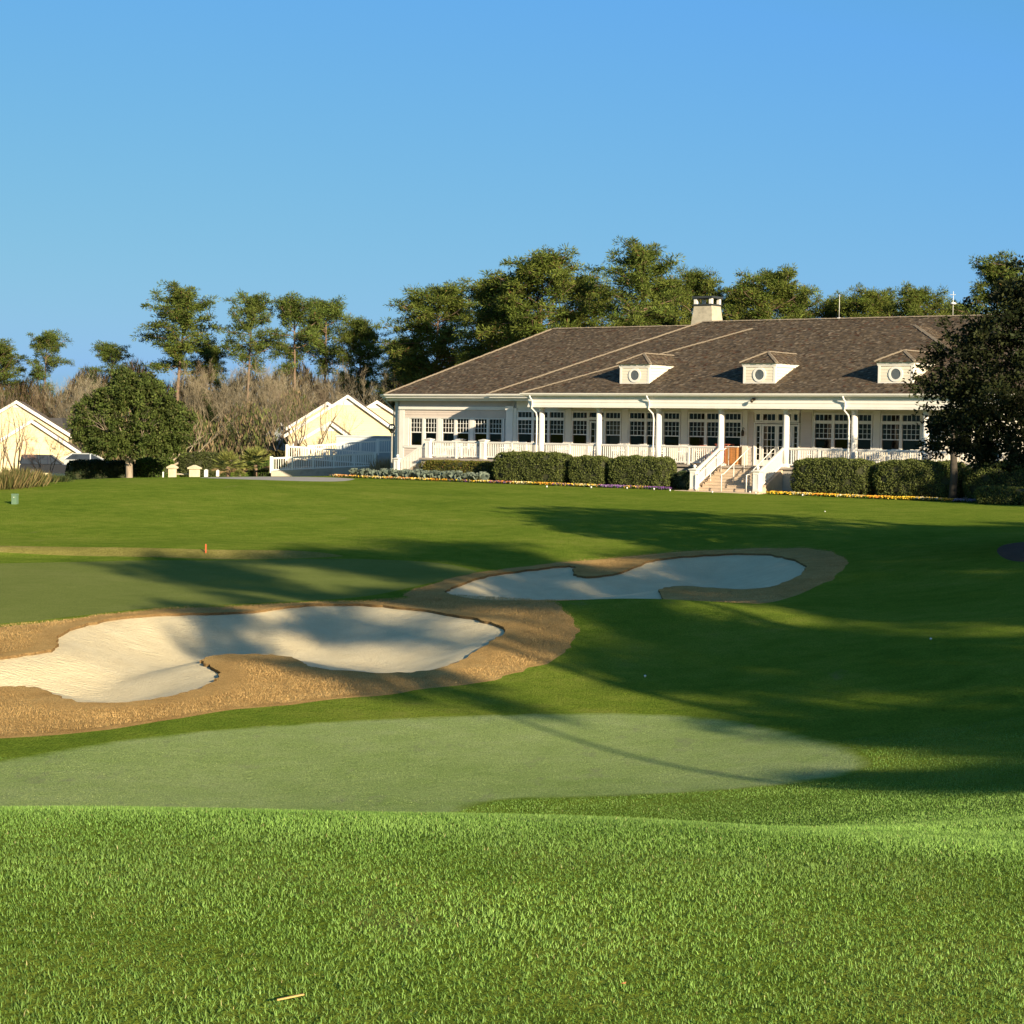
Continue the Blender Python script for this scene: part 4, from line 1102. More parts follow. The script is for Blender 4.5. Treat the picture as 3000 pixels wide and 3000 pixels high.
# --- cars
def car(loc, rz, paintmat, label, L=4.6, Wd=1.8, H=1.65, suv=True):
    o = empty('parked_car', loc, rz); props(o, label, 'car', 'cars parked beyond the lawn')
    hw = Wd / 2
    prof = [(-L / 2, .35), (-L / 2 + .05, .85), (-L / 2 + .15, 1.0), (L / 2 - 1.5, 1.0), (L / 2 - .15, .85), (L / 2, .65), (L / 2, .32)]
    b = MB(); n = len(prof)
    rings = []
    for y, sc in ((-hw, .96), (-hw + .12, 1.0), (hw - .12, 1.0), (hw, .96)):
        rings += [(x * (1 if abs(y) < hw - .01 else .985), y, .3 + (z - .3) * sc) for x, z in prof]
    fs = [(j * n + i, j * n + i + 1, (j + 1) * n + i + 1, (j + 1) * n + i) for j in range(3) for i in range(n - 1)]
    fs += [(j * n + n - 1, j * n, (j + 1) * n, (j + 1) * n + n - 1) for j in range(3)] + [tuple(range(n - 1, -1, -1)), tuple(3 * n + i for i in range(n))]
    b.add(rings, fs); b.build('body', paintmat, o)
    roofp = [(-L / 2 + .1, 1.0), (-L / 2 + (.25 if suv else .7), H), (L / 2 - 2.3, H), (L / 2 - 1.45, 1.0)]
    g = MB().add([(x, -hw + (.06 if z < 1.1 else .2), z) for x, z in roofp] + [(x, hw - (.06 if z < 1.1 else .2), z) for x, z in roofp], [(3, 2, 1, 0), (4, 5, 6, 7), (0, 1, 5, 4), (1, 2, 6, 5), (2, 3, 7, 6)])
    g.build('cabin_glass', paint('car_glass', (.03, .035, .04), .1, .1, 2, spec=.7), o)
    tp = MB().box(roofp[1][0] - .05, -hw + .19, H - .03, roofp[2][0] + .05, hw - .19, H + .03)
    for sy in (-1, 1):
        for (xa, xb) in ((roofp[0], roofp[1]), (roofp[3], roofp[2]), ((-.15, 1.0), (-.15, H))):
            tp.bar((xa[0], sy * (hw - .05), xa[1]), (xb[0], sy * (hw - .19), xb[1]), .09)
    tp.build('cabin_frame', paintmat, o)
    for x in (-L / 2 + .85, L / 2 - .9):
        for sy in (-1, 1):
            prof_w = [(.2, -.1), (.32, -.1), (.34, -.06), (.34, .06), (.32, .1), (.2, .1)]
            wv = MB().lathe(prof_w, n=18); wv.v = [(p[0], p[2], p[1]) for p in wv.v]
            w = wv.build('wheel', DARKMETAL, o, (x, sy * (hw - .08), .34))
            rv = MB().lathe([(.05, .08), (.19, .1), (.2, .11), (.06, .115)], n=14); rv.v = [(p[0], sy * p[2], p[1]) for p in rv.v]
            rv.build('rim', paint('rim_silver', (.6, .6, .6), .3, .1, 3, metal=.7), w)
    for sy in (-1, 1):
        MB().box(L / 2 - .12, sy * (hw - .3) - .14, .66, L / 2 + .012, sy * (hw - .3) + .14, .80).build('headlight', WHITE, o)
    return o
c = at_y(150, 1398, 148); car((c.x, c.y, c.z), R(8), paint('car_black', (.02, .022, .03), .2, .1, 2, spec=.7), 'dark car parked behind the pinkish twiggy shrub', suv=True)
c = at_y(270, 1382, 158); car((c.x, c.y, c.z), R(12), paint('car_silver', (.5, .53, .56), .25, .05, 2, metal=.5), 'silver car showing its roof above the dark hedge', H=1.45, suv=False)

# --- small garden things
g = at_y(44, 1440, 74); zz = zt1(g.x, g.y)
ub = empty('utility_box', (g.x, g.y, zz - .05), R(-10)); props(ub, 'green utility box standing at the edge of the lawn', 'utility box')
GREENBOX = paint('box_green', (.12, .20, .13), .55, .1, 3)
MB().taper(0, 0, 0, .40, .10, .10, .098, .098).build('cabinet', GREENBOX, ub); MB().taper(0, 0, .40, .44, .112, .112, .10, .10).build('lid', GREENBOX, ub); MB().box(-.02, -.108, .30, .02, -.1, .32).build('label_plate', WHITE, ub)
PSTONE = paint('pale_stone', (.66, .58, .43), .8, .15, 4)
def pillar(px, py_base, Y, h, w, label):
    p = at_y(px, py_base, Y); o = empty('stone_pillar', (p.x, p.y, p.z - .15), R(-20)); props(o, label, 'pillar', 'pale entrance pillars')
    MB().box(-w, -w, 0, w, w, h).build('shaft', PSTONE, o); MB().taper(0, 0, h, h + .1, w + .08, w + .08, w + .1, w + .1).taper(0, 0, h + .1, h + .26, w + .08, w + .08, .06, .06).build('cap', PSTONE, o)
pillar(505, 1394, 126, .62, .19, 'pale stone pillar beside the bright green shrub')
pillar(570, 1393, 126, .56, .25, 'broad pale stone pillar standing alone before dark bushes')
def white_post(px, py, Y, h, w, label):
    p = at_y(px, py, Y); o = empty('marker_post', (p.x, p.y, p.z - .1)); props(o, label, 'post', 'small white posts at the lawn edge')
    MB().box(-w, -w, 0, w, w, h).build('post', WHITE, o); MB().taper(0, 0, h, h + .06, w + .02, w + .02, .02, .02).build('cap', WHITE, o)
white_post(478, 1395, 124, .32, .04, 'thin short white post between the green shrub and pillar')
white_post(604, 1394, 124, .46, .11, 'white post next to the broad stone pillar')
white_post(638, 1391, 126, .36, .09, 'white post in front of the first palm')
MB_bench = empty('stone_bench', at_y(535, 1396, 127)); props(MB_bench, 'low pale bench slab between the two stone pillars', 'bench')
MB().box(-.75, -.2, .12, .75, .2, .2).build('seat', CONC, MB_bench)
for x in (-.6, .6): MB().box(x - .08, -.16, -.15, x + .08, .16, .12).build('leg', CONC, MB_bench)

# --- things on the grass
def on_ground(px, py):
    (x, y), = ground_pts([(px, py)]); return x, y, zt1(x, y)
x, y, z = on_ground(603, 1620)
sk = empty('marker_stake', (x, y, z + .10)); props(sk, 'short orange red stake on the bank behind the putting green', 'stake')
ORANGE = paint('stake_orange', (.5, .10, .03), .6, .15, 6)
MB().box(-.02, -.016, -.15, .02, .016, .14).build('stake', ORANGE, sk); MB().taper(0, 0, .14, .165, .02, .016, .01, .008).build('stake_top', ORANGE, sk)
ball_m = MB().lathe([(.0213 * math.sin(math.pi * k / 10) + 1e-4, .0213 - .0213 * math.cos(math.pi * k / 10)) for k in range(11)], n=14).mesh('golf_ball')
BALL = paint('ball_white', (.85, .85, .82), .35, .03, 60); ball_m.materials.append(BALL)
for k, (px, py, lab) in enumerate(((2727, 1875, 'white golf ball on the shaded slope below the mulch patch'), (1890, 1984, 'white golf ball on dark grass right of the big bunker collar'), 
                                   (2417, 1500, 'white golf ball on the far lawn below the entrance steps'))):
    x, y, z = on_ground(px, py); o = link('golf_ball', ball_m, None, None, (x, y, z)); props(o, lab, 'golf ball', 'golf balls lying on the grass')
# garden spot lights along the bed
for k, (px, py, lab) in enumerate(((1602, 1430, 'before the gap between the first two tall hedges'), (1732, 1432, 'before the second gap in the tall hedges'), (1837, 1434, 'before the middle of the third tall hedge'),
        (1916, 1437, 'before the third hedge end near the purple flowers'), (1963, 1441, 'just beside the entrance steps on the purple flower side'), (2087, 1446, 'in front of the entrance step pad'), (2197, 1446, 'nearest the step pad on the yellow flower side'),
        (2214, 1449, 'at the foot of the newel on the yellow flower side'), (2294, 1450, 'before the yellow flowers right of the steps'), (2351, 1455, 'before the hedge nearest the steps on the dark oak side'))):
    x, y, z = on_ground(px, py)
    o = empty('spot_light', (x, y, z)); props(o, 'small white garden spot light ' + lab, 'spot light', 'white garden spot lights along the lawn edge')
    MB().lathe([(.02, -.05), (.02, .06)], n=8).build('stake', DARKMETAL, o)
    MB().lathe([(.02, .04), (.036, .05), (.04, .085), (.034, .115), (.02, .12)], n=12).build('lamp_head', WHITE, o)
# litter close by
x, y, z = on_ground(850, 2950)
st_ = MB(); a_ = R(-20); 
st_.bar((-.036, -.008, .022), (.036, .022, .03), .006, .004); stk = st_.build('dry_stem', paint('straw', (.55, .36, .13), .7, .2, 20), None, (x, y, z)); props(stk, 'dry tan stem lying on the near grass', 'stem')
x, y, z = on_ground(1822, 2906)
lf = MB().add([(-.011, 0, .022), (-.004, -.008, .028), (.009, -.005, .025), (.013, .003, .03), (.002, .009, .024)], [(0, 1, 2, 3, 4)]).build('fallen_leaf', paint('leaf_brown', (.38, .15, .06), .7, .2, 30), None, (x, y, z)); props(lf, 'small curled brown leaf on the near grass', 'leaf')

# --- porch furniture
def grid_chair(u, v, rz, label, mat=WHITE, nm='porch_chair', group='white slat chairs on the porch'):
    o = empty(nm, hp(u, v, FLOOR), -TH + rz); props(o, label, 'chair', group)
    MB().box(-.28, -.25, .40, .28, .25, .44).build('seat', mat, o)
    for x in (-.26, .26):
        for y_ in (-.23, .23): MB().box(x - .025, y_ - .025, 0, x + .025, y_ + .025, .62 if y_ < 0 else .95).build('leg', mat, o)
    b = MB().box(-.26, .21, .90, .26, .25, .98).box(-.26, .21, .5, .26, .25, .56)
    b.build('back_frame', mat, o)
    for x in (-.15, -.05, .05, .15): MB().box(x - .02, .22, .56, x + .02, .24, .90).build('slat', mat, o)
    for z_ in (.66, .78): MB().box(-.24, .218, z_ - .018, .24, .225, z_ + .018).build('slat', mat, o)
    for x in (-.27, .27): MB().box(x - .035, -.27, .62, x + .035, .24, .66).build('armrest', mat, o)
    return o
ch_l = [(-6.6, .9, 'at the far end of the open terrace'), (-5.5, .9, 'second along the open terrace'), (-2.9, .8, 'at the corner where the terrace meets the porch'), (-2.0, .8, 'just outside the first porch column'),
        (.9, .8, 'first inside the first porch column'), (2.7, .8, 'before the porch side door'), (4.4, .8, 'just past the second porch column'), (5.7, .8, 'middle of the third porch bay'), (6.8, .8, 'before the third porch column'),
        (8.4, .8, 'past the third column near the red chairs'), (15.8, .8, 'first beyond the entrance doors'), (16.9, .8, 'second beyond the entrance doors'), (17.7, .8, 'before the porch column with the far downspout'),
        (19.0, .8, 'just past the porch column with the far downspout'), (20.0, .8, 'in front of the window pair near the oak'), (21.0, .8, 'closest to the dark oak leaves')]
for u, v, l in ch_l: grid_chair(u, v, rs.uniform(-.15, .15), 'white grid backed porch chair ' + l)
grid_chair(9.3, .9, .4, 'red brown wooden chair behind the railing left of the steps', REDWOOD, 'wooden_chair', 'red wooden chairs'); grid_chair(10.2, 1.1, -.5, 'red brown wooden chair closest to the step column', REDWOOD, 'wooden_chair', 'red wooden chairs')
cab = empty('wooden_cabinet', hp(10.75, 1.55, FLOOR), -TH); props(cab, 'orange wooden panelled cabinet by the entrance door', 'cabinet')
MB().box(-.42, -.22, .04, .42, .22, .92).build('carcass', WOOD, cab)
MB().box(-.46, -.26, .92, .46, .26, .96).build('top', WHITE, cab)
for x in (-.21, .21): ring_box(MB(), x - .19, x + .19, .1, .88, .05, -.24, -.222).build('door', WOOD, cab)
tb = empty('high_table', hp(10.1, 1.9, FLOOR), -TH); props(tb, 'dark high table with red top behind the step column', 'table')
MB().box(-.4, -.3, 1.02, .4, .3, 1.07).build('top', REDWOOD, tb)
for x in (-.34, .34):
    for y_ in (-.24, .24): MB().box(x - .03, y_ - .03, 0, x + .03, y_ + .03, 1.02).build('leg', REDWOOD, tb)
# ------------------------------------------------------------------ plants
NEEDLE = vcol('pine_needles', 0.7, 0.1, trans=.25)
LEAF = vcol('broad_leaves', 0.6, 0.12, trans=.2)
HEDGE = vcol('hedge_leaves', 0.6, 0.15, trans=.12)
BARK = paint('pine_bark', (0.20, 0.135, 0.095), 0.9, 0.35, 5, streak=(1, 1, .3))
GREYBARK = paint('grey_bark', (0.30, 0.245, 0.19), 0.9, 0.3, 5, streak=(1, 1, .3))
TWIG = vcol('bare_twigs', 0.85, 0.1)
FLOWER = vcol('flower_petals', 0.6, 0.2, trans=.2)

def unit(g, n):
    d = g.normal(size=(n, 3)); return d / np.linalg.norm(d, axis=1, keepdims=True)
def blades(c, d, L, W, col, g):
    """n thin diamond leaves: centre c, direction d, length L, width W"""
    n = len(c)
    s = np.cross(d, unit(g, n)); s /= np.linalg.norm(s, axis=1, keepdims=True) + 1e-9
    L = np.broadcast_to(L, (n,))[:, None]; W = np.broadcast_to(W, (n,))[:, None]
    V = np.stack([c - d * L / 2, c + s * W / 2, c + d * L / 2, c - s * W / 2], 1).reshape(-1, 3)
    F = np.arange(4 * n).reshape(n, 4)
    return V, F, np.repeat(col, 4, 0)
def greens(g, n, a, b, extra=None, p=.1, var=.2):
    t = g.random((n, 1)); c = np.array(a) * (1 - t) + np.array(b) * t
    if extra is not None:
        k = g.random(n) < p; c[k] = extra
    return c * np.clip(1 + var * g.normal(size=(n, 1)), .4, 1.8)

def limb(mb, g, p, d, L, r, lvl, maxl, out, up=.12, wob=.22, split=(2, 4), ratio=.62, tips=None):
    """branching limb; tips collects end points"""
    n = 4 if lvl < 2 else 3
    pts = [np.array(p)]; dd = np.array(d, float)
    for i in range(n):
        dd = dd + g.normal(size=3) * wob + np.array([0, 0, up]); dd /= np.linalg.norm(dd)
        pts.append(pts[-1] + dd * L / n)
    rad = [r * (1 - .5 * i / n) for i in range(n + 1)]
    mb.tube([tuple(q) for q in pts], rad, 6 if lvl == 0 else (5 if lvl == 1 else 3), cap=False)
    if out is not None: out += pts[1:]
    if lvl >= maxl:
        if tips is not None: tips.append((pts[-1], dd))
        return
    k = int(g.integers(split[0], split[1] + 1))
    for j in range(k):
        i = n if j == 0 else int(g.integers(max(1, n - 2), n + 1))
        nd = dd + unit(g, 1)[0] * (.35 if j == 0 else .85); nd /= np.linalg.norm(nd)
        limb(mb, g, pts[i], nd, L * ratio * g.uniform(.8, 1.15), rad[i] * .72, lvl + 1, maxl, out, up, wob, split, ratio, tips)

def pine_proto(seed, h=20.0, start=.5, Rr=4.0, nb=30, dens=44, warm=0.0, flat=1.0):
    g = np.random.default_rng(seed)
    root = empty('pine_tree', (0, 0, -500))
    tr = MB(); lean = g.normal(size=2) * .03; x = y = 0
    pts = []
    for i in range(11):
        t = i / 10; pts.append((lean[0] * h * t ** 1.5 + .12 * math.sin(3 * t + seed), lean[1] * h * t ** 1.5 + .12 * math.cos(4 * t + seed), h * t * .97))
    tr.tube(pts, [.26 * (1 - .78 * (i / 10)) for i in range(11)], 8)
    cl = []
    for k in range(nb):
        t = start + (1 - start) * ((k + g.random()) / nb) ** .9
        q = (t - start) / (1 - start)
        i = min(9, int(t * 10)); f = t * 10 - i
        p = np.array(pts[i]) * (1 - f) + np.array(pts[i + 1]) * f
        a = g.uniform(0, 2 * math.pi)
        prof = math.sqrt(max(.02, 1 - ((q - .38) / .66) ** 2)) * (1 if q > .12 else .8)
        L = Rr * prof * g.uniform(.55, 1.12)
        d = np.array([math.cos(a), math.sin(a), .10 + .55 * q + g.normal() * .15]); d /= np.linalg.norm(d)
        bp = [p]; dd = d.copy()
        for s in range(4):
            dd = dd + g.normal(size=3) * .16 + np.array([0, 0, .05]); dd /= np.linalg.norm(dd); bp.append(bp[-1] + dd * L / 4)
        tr.tube([tuple(b) for b in bp], [.075 * (1 - q * .5), .055, .045, .035, .015], 4, cap=False)
        for s in (1.6, 2.3, 3.0, 3.6, 4.0):
            i2 = min(3, int(s)); c = bp[i2] + (bp[i2 + 1] - bp[i2]) * (s - i2)
            for rep in range(2):
                off = g.normal(size=3) * np.array([.42, .42, .26]) * (.5 + L * .16)
                c2 = c + off
                tr.tube([tuple(c), tuple(c2)], [.02, .01], 3, cap=False)
                cl.append((c2, g.uniform(.5, 1.0)))
    top = np.array(pts[-1])
    for k in range(8): cl.append((top + g.normal(size=3) * np.array([.6, .6, .45]), g.uniform(.45, .7)))
    link('trunk', tr.mesh('trunk'), BARK, root)
    V, F, Cc = [], [], []; b = 0
    for c, r in cl:
        n = dens
        d = unit(g, n); d[:, 2] = d[:, 2] * .8 + .25; d /= np.linalg.norm(d, axis=1, keepdims=True)
        pos = c + d * (r * g.random((n, 1)) ** .6) * np.array([1, 1, .74 * flat])
        base = greens(g, 1, (.068, .108, .022), (.125, .158, .036))[0] * (1 + warm * np.array([.2, .08, -.1]))
        col = base * np.clip(1 + .22 * g.normal(size=(n, 1)), .5, 1.6)
        brown = g.random(n) < .025; col[brown] = (.16, .10, .04)
        v, f, cc = blades(pos, d, g.uniform(.26, .48, n), g.uniform(.06, .10, n), col, g)
        V.append(v); F.append(f + b); Cc.append(cc); b += len(v)
    link('crown', np_mesh('crown', np.concatenate(V), np.concatenate(F), np.concatenate(Cc)), NEEDLE, root)
    return root
P1 = pine_proto(101, start=.60, Rr=4.3, nb=34, dens=56)
P2_ = pine_proto(102, start=.56, Rr=4.5, nb=44, dens=60, warm=.3)
P3 = pine_proto(103, start=.66, Rr=4.3, nb=28, dens=56)
P4 = pine_proto(104, start=.42, Rr=4.6, nb=60, dens=62, warm=.7)
P5 = pine_proto(105, start=.50, Rr=4.9, nb=62, dens=62, warm=.5)
_used = set()
def place(proto, x, y, z, h, hw, rz, label, group, cat='pine tree', h0=20.0, r0_=4.3):
    o = proto if proto.name not in _used else copy_tree(proto)
    _used.add(proto.name)
    o.location = (x, y, z); o.rotation_euler = (0, 0, rz)
    o.scale = (hw / r0_, hw / r0_, h / h0)
    props(o, label, cat, group)
    return o
def land(x, y): return zt1(x, y)
G_P = 'pines standing behind the clubhouse and houses'
pt = [ # px, top py, half width px, distance, prototype, label
    (130, 966, 66, 214, P3, 'lone flat topped pine above the yellow house at the photo edge'),
    (15, 1000, 80, 216, P2_, 'pine half cut by the photo edge beside the lone flat topped pine'),
    (340, 1000, 66, 214, P3, 'low leaning pine left of the tallest pine on the house side'),
    (515, 834, 108, 205, P2_, 'tallest broad pine with dark bare trunk above the evergreen oak'),
    (622, 1000, 62, 216, P4, 'short pine between the broad tallest pine and the slim trunked pine'),
    (728, 852, 84, 200, P1, 'pine with long slim bare trunk standing alone above the palms'),
    (872, 862, 88, 202, P3, 'pine behind the slim trunked pine over the bare trees'),
    (948, 872, 92, 206, P1, 'pine above the highest yellow gable with open crown'),
    (1062, 928, 68, 203, P5, 'small pine just left of the clubhouse roof corner'),
    (1165, 985, 74, 214, P4, 'low bushy pine behind the clubhouse roof corner'),
    (1285, 826, 122, 190, P5, 'pine rising behind the long slope of the roof, shadowed core'),
    (1225, 985, 80, 196, P2_, 'short pine close against the lower roof slope'),
    (1440, 800, 112, 178, P4, 'pine at the outer side of the dense pine group'),
    (1580, 728, 135, 170, P5, 'broad pine in the middle of the dense group over the ridge'),
    (1500, 870, 110, 184, P2_, 'filler pine low in the dense group above the ridge end'),
    (1720, 800, 105, 182, P4, 'pine between the broad pine and the highest pine'),
    (1855, 708, 128, 165, P2_, 'highest round topped pine left of the chimney'),
    (1960, 800, 105, 186, P4, 'pine directly behind the chimney shoulder'),
    (2050, 785, 82, 180, P5, 'pine whose top shows right above the chimney'),
    (2160, 830, 96, 188, P4, 'low pine just right of the chimney'),
    (2265, 780, 112, 174, P5, 'dark dense pine halfway along the ridge'),
    (2355, 850, 84, 190, P2_, 'low pine right of the dark dense pine'),
    (2440, 860, 78, 190, P4, 'yellowish pine beside the roof mast'),
    (2532, 838, 86, 184, P4, 'yellowish round pine right of the roof mast'),
    (2610, 855, 84, 194, P2_, 'low pine between the two yellowish round pines'),
    (2690, 836, 86, 184, P5, 'pine under the small roof aerial'),
    (2790, 880, 84, 196, P4, 'low pine above the ridge end next to the dark oak'),
    (2955, 752, 120, 150, P2_, 'tall pine cut by the photo edge above the dark oak'),
    (3080, 800, 110, 156, P5, 'tall pine beyond the photo edge behind the dark oak')]
for i, (px, py, hwp, Y, pr_, lab) in enumerate(pt):
    p = at_y(px, py, Y); gz = land(p.x, p.y) - .3
    place(pr_, p.x, p.y, gz, (p.z - gz) * .955, hwp * Y / FPX * 1.12, i * 1.9, lab, G_P)

# shade trees on the sunward side, outside the picture
sh = [(17.8, 4.0, 15.2, 3.0, P3), (15.0, 2.5, 11.4, 1.5, P1), (23.5, 7.1, 15.6, 4.4, P3), (27.4, 10.4, 12.2, 4.2, P2_), (33.2, 10.1, 14.8, 4.8, P5), (37.6, 12.5, 14.8, 5.0, P5), (41, 16.7, 14.8, 5.2, P4), (45.9, 18.2, 15.4, 5.2, P5), (50.3, 20.6, 15.6, 5.4, P4), (29, 2.2, 17.3, 4.4, P3), (23.6, 1.0, 13, 3.4, P1), (17.9, 7.2, 7.4, 2.2, P1), (21.5, 8.5, 8.4, 2.8, P2_), (24.8, 12.4, 9, 3.0, P1), (15.7, 3.6, 4.4, 1.7, P4), (18.2, 4.4, 5.8, 2.4, P4), (31, 14.5, 11, 3.6, P2_)]
for i, (x, y, h, hw, pr_) in enumerate(sh):
    place(pr_, x, y, land(x, y) - .2, h, hw, i * 2.3 + .5, 'tall pine outside the view casting shade over the bunkers', 'shade pines outside the view')

# --- bare deciduous trees
def bare_proto(seed, h=10.0, maxl=4, stems=1, tint=(.20, .17, .115), spread=.35, name='bare_tree', ratio=.66, r=.13, fine=90):
    g = np.random.default_rng(seed)
    root = empty(name, (0, 0, -500))
    mb = MB(); tips = []
    for s in range(stems):
        a = 2 * math.pi * s / max(1, stems) + g.random()
        d = np.array([math.cos(a) * spread * (stems > 1), math.sin(a) * spread * (stems > 1), 1.0]) + g.normal(size=3) * .06
        limb(mb, g, (g.normal() * .05, g.normal() * .05, 0), d / np.linalg.norm(d), h * .36, r * (1 if stems == 1 else .6), 0, maxl, None, .10, .14, (2, 3), ratio, tips)
    g2 = np.random.default_rng(seed + 1)
    mb.c = [tuple(np.array(tint) * f) for f in np.clip(1 + .15 * g2.normal(size=len(mb.v)), .6, 1.4)]
    link('trunk', mb.mesh('trunk', True), TWIG, root)
    T = np.array([t[0] for t in tips]); D = np.array([t[1] for t in tips])
    k = g.integers(0, len(T), fine * 10)
    d = D[k] + unit(g, len(k)) * .8 + np.array([0, 0, .25]); d /= np.linalg.norm(d, axis=1, keepdims=True)
    L = g.uniform(.25, .8, len(k)) * h / 10
    c = T[k] - D[k] * (g.random((len(k), 1)) * h * .10) + d * L[:, None] / 2
    col = np.array(tint) * np.clip(1.05 + .2 * g.normal(size=(len(k), 1)), .6, 1.6)
    v, f, cc = blades(c, d, L, .016 * h / 10, col, g)
    link('crown', np_mesh('crown', v, f, cc), TWIG, root)
    return root
B1 = bare_proto(201); B2 = bare_proto(202, stems=2, spread=.22, tint=(.25, .215, .15)); B3 = bare_proto(203, tint=(.155, .12, .08)); B4 = bare_proto(204, stems=3, spread=.3, tint=(.22, .195, .14), maxl=4)
B5 = bare_proto(207, stems=4, spread=.42, tint=(.15, .115, .085), r=.20, maxl=4, fine=60)
G_B = 'bare trees of the winter wood'
gb = random.Random(77)
bi = 0
def bare_at(proto, px, py_top, Y, label, group, wide=1.0, cat='bare tree', sink=.2, sx=0):
    global bi
    p = at_y(px, py_top, Y); gz = land(p.x, p.y) - sink; h = p.z - gz
    o = place(proto, p.x, p.y, gz, h, 4.3 * h / 10 * wide, bi * 2.1, label, group, cat, h0=10.0 * BH[proto.name.split('.')[0] + proto['id']])
    bi += 1
    return o
BH = {}
for k, b_ in enumerate((B1, B2, B3, B4, B5)):
    b_['id'] = str(k); ob = [c for c in b_.children if c.name.startswith('crown')][0]
    zs_ = np.empty(len(ob.data.vertices) * 3, np.float32); ob.data.vertices.foreach_get('co', zs_); BH['bare_tree' + str(k)] = float(zs_.reshape(-1, 3)[:, 2].max()) / 10
bare_at(B5, 897, 1078, 138, 'bare branching tree right in front of the yellow gables', G_B, 1.25)
bare_at(B5, 50, 1115, 150, 'bare forked tree before the yellow house at the photo edge', G_B, .95)
bare_at(B5, 850, 1120, 148, 'bare tree at the lower eave of the yellow gables', G_B, .9)
bare_at(B5, 985, 1170, 146, 'low bare tree in the middle of the yellow gable wall', G_B, .8)
bare_at(B5, 5, 1180, 146, 'bare tree at the very edge before the yellow house', G_B, .8)
bare_at(B3, 955, 1120, 152, 'slim bare tree close to the yellow wall by the ramp', G_B, .7)
for i in range(58):
    px = gb.choice([gb.uniform(180, 860), gb.uniform(560, 860), gb.uniform(-60, 330), gb.uniform(800, 1180)]); Y = gb.uniform(180, 206)
    if 420 < px < 560 and gb.random() < .3: continue
    bare_at(gb.choice((B1, B2, B3, B4)), px, gb.uniform(1040, 1130) if px > 560 else gb.uniform(1075, 1145), Y, 'bare brown tree in the winter wood ' + ('above the yellow house at the photo edge' if px < 330 else 'right behind the evergreen oak' if px < 600 else 'behind the two palms' if px < 840 else 'behind the yellow gables beside the clubhouse'), 'tangled bare trees ' + ('above the edge house' if px < 330 else 'behind the oak' if px < 600 else 'behind the palms' if px < 840 else 'behind the gables'), gb.uniform(.7, 1.05))
# pinkish twiggy crape myrtle near the dark car
cmy = bare_proto(211, h=4.0, maxl=4, stems=5, tint=(.30, .17, .125), spread=.35, name='crape_myrtle', r=.10, fine=420)
p = at_y(130, 1412, 139); props(cmy, 'pinkish many stemmed leafless shrub in front of the yellow wall', 'shrub'); cmy.location = (p.x, p.y, p.z - .1); cmy.scale = (1.05, 1.05, 1.0)
# pale fallen looking limbs right of the evergreen oak
lb = empty('bare_tree', (0, 0, 0)); g = np.random.default_rng(9); p = at_y(480, 1350, 150); lb.location = (p.x, p.y, p.z - .6)
mb = MB()
for d, L in (((-.8, .1, .55), 3.6), ((.75, 0, .75), 3.2), ((.95, 0, .18), 5.2), ((-.2, .1, 1), 3.4), ((.5, 0, .9), 4.4)):
    limb(mb, g, (0, 0, 0), np.array(d) / np.linalg.norm(d), L * .6, .11, 1, 4, None, .03, .12, (2, 3), .62, [])
mb.c = [(.40, .33, .24)] * len(mb.v)
link('trunk', mb.mesh('trunk', True), TWIG, lb); props(lb, 'pale spreading leafless limbs right of the evergreen oak', 'bare tree')

# --- brush and evergreen undergrowth that close the wood
g = np.random.default_rng(31)
def brush(n, Ylo, Yhi, pxlo, pxhi, ptop, name, label, cols, Lr, Wr, cat='brush'):
    px = g.uniform(pxlo, pxhi, n); Y = g.uniform(Ylo, Yhi, n)
    X = (px - 1500) / FPX * Y; t = g.random(n) ** 1.15
    yh = 1261 + (px - 1500) * .0157
    top = EYE.z + (yh - (ptop + 30 * np.sin(px * .013) + 22 * np.sin(px * .041 + 1))) * Y / FPX
    Z = -1.3 + t * (top + 1.3)
    d = unit(g, n) * .45 + np.array([0, 0, 1]); d /= np.linalg.norm(d, axis=1, keepdims=True)
    k = g.integers(0, len(cols), n); patch = .8 + .25 * np.sin(px * .03 + Y * .4) 
    col = np.array(cols)[k] * np.clip(1 + .2 * g.normal(size=(n, 1)), .5, 1.6) * patch[:, None]
    v, f, cc = blades(np.c_[X, Y, Z], d, g.uniform(*Lr, n), g.uniform(*Wr, n), col, g)
    o = link(name, np_mesh(name, v, f, cc), TWIG); props(o, label, cat, kind='stuff')
brush(62000, 206, 232, -500, 1350, 1105, 'brushwood', 'dense brown winter brush filling the wood behind the houses', [(.085, .062, .040), (.065, .048, .030), (.10, .066, .042), (.08, .075, .036), (.045, .052, .020)], (.6, 2.0), (.035, .09))
brush(34000, 178, 204, -400, 1250, 1190, 'undergrowth', 'mixed green and brown undergrowth at the foot of the wood', [(.11, .13, .04), (.16, .13, .07), (.07, .09, .03), (.22, .16, .10)], (.3, .9), (.06, .16))
brush(50000, 235, 262, -600, 3600, 1120, 'far_wood', 'far dull brown and green tree mass on the skyline', [(.12, .09, .062), (.08, .082, .036), (.14, .10, .07), (.055, .068, .026)], (.8, 2.4), (.1, .26))

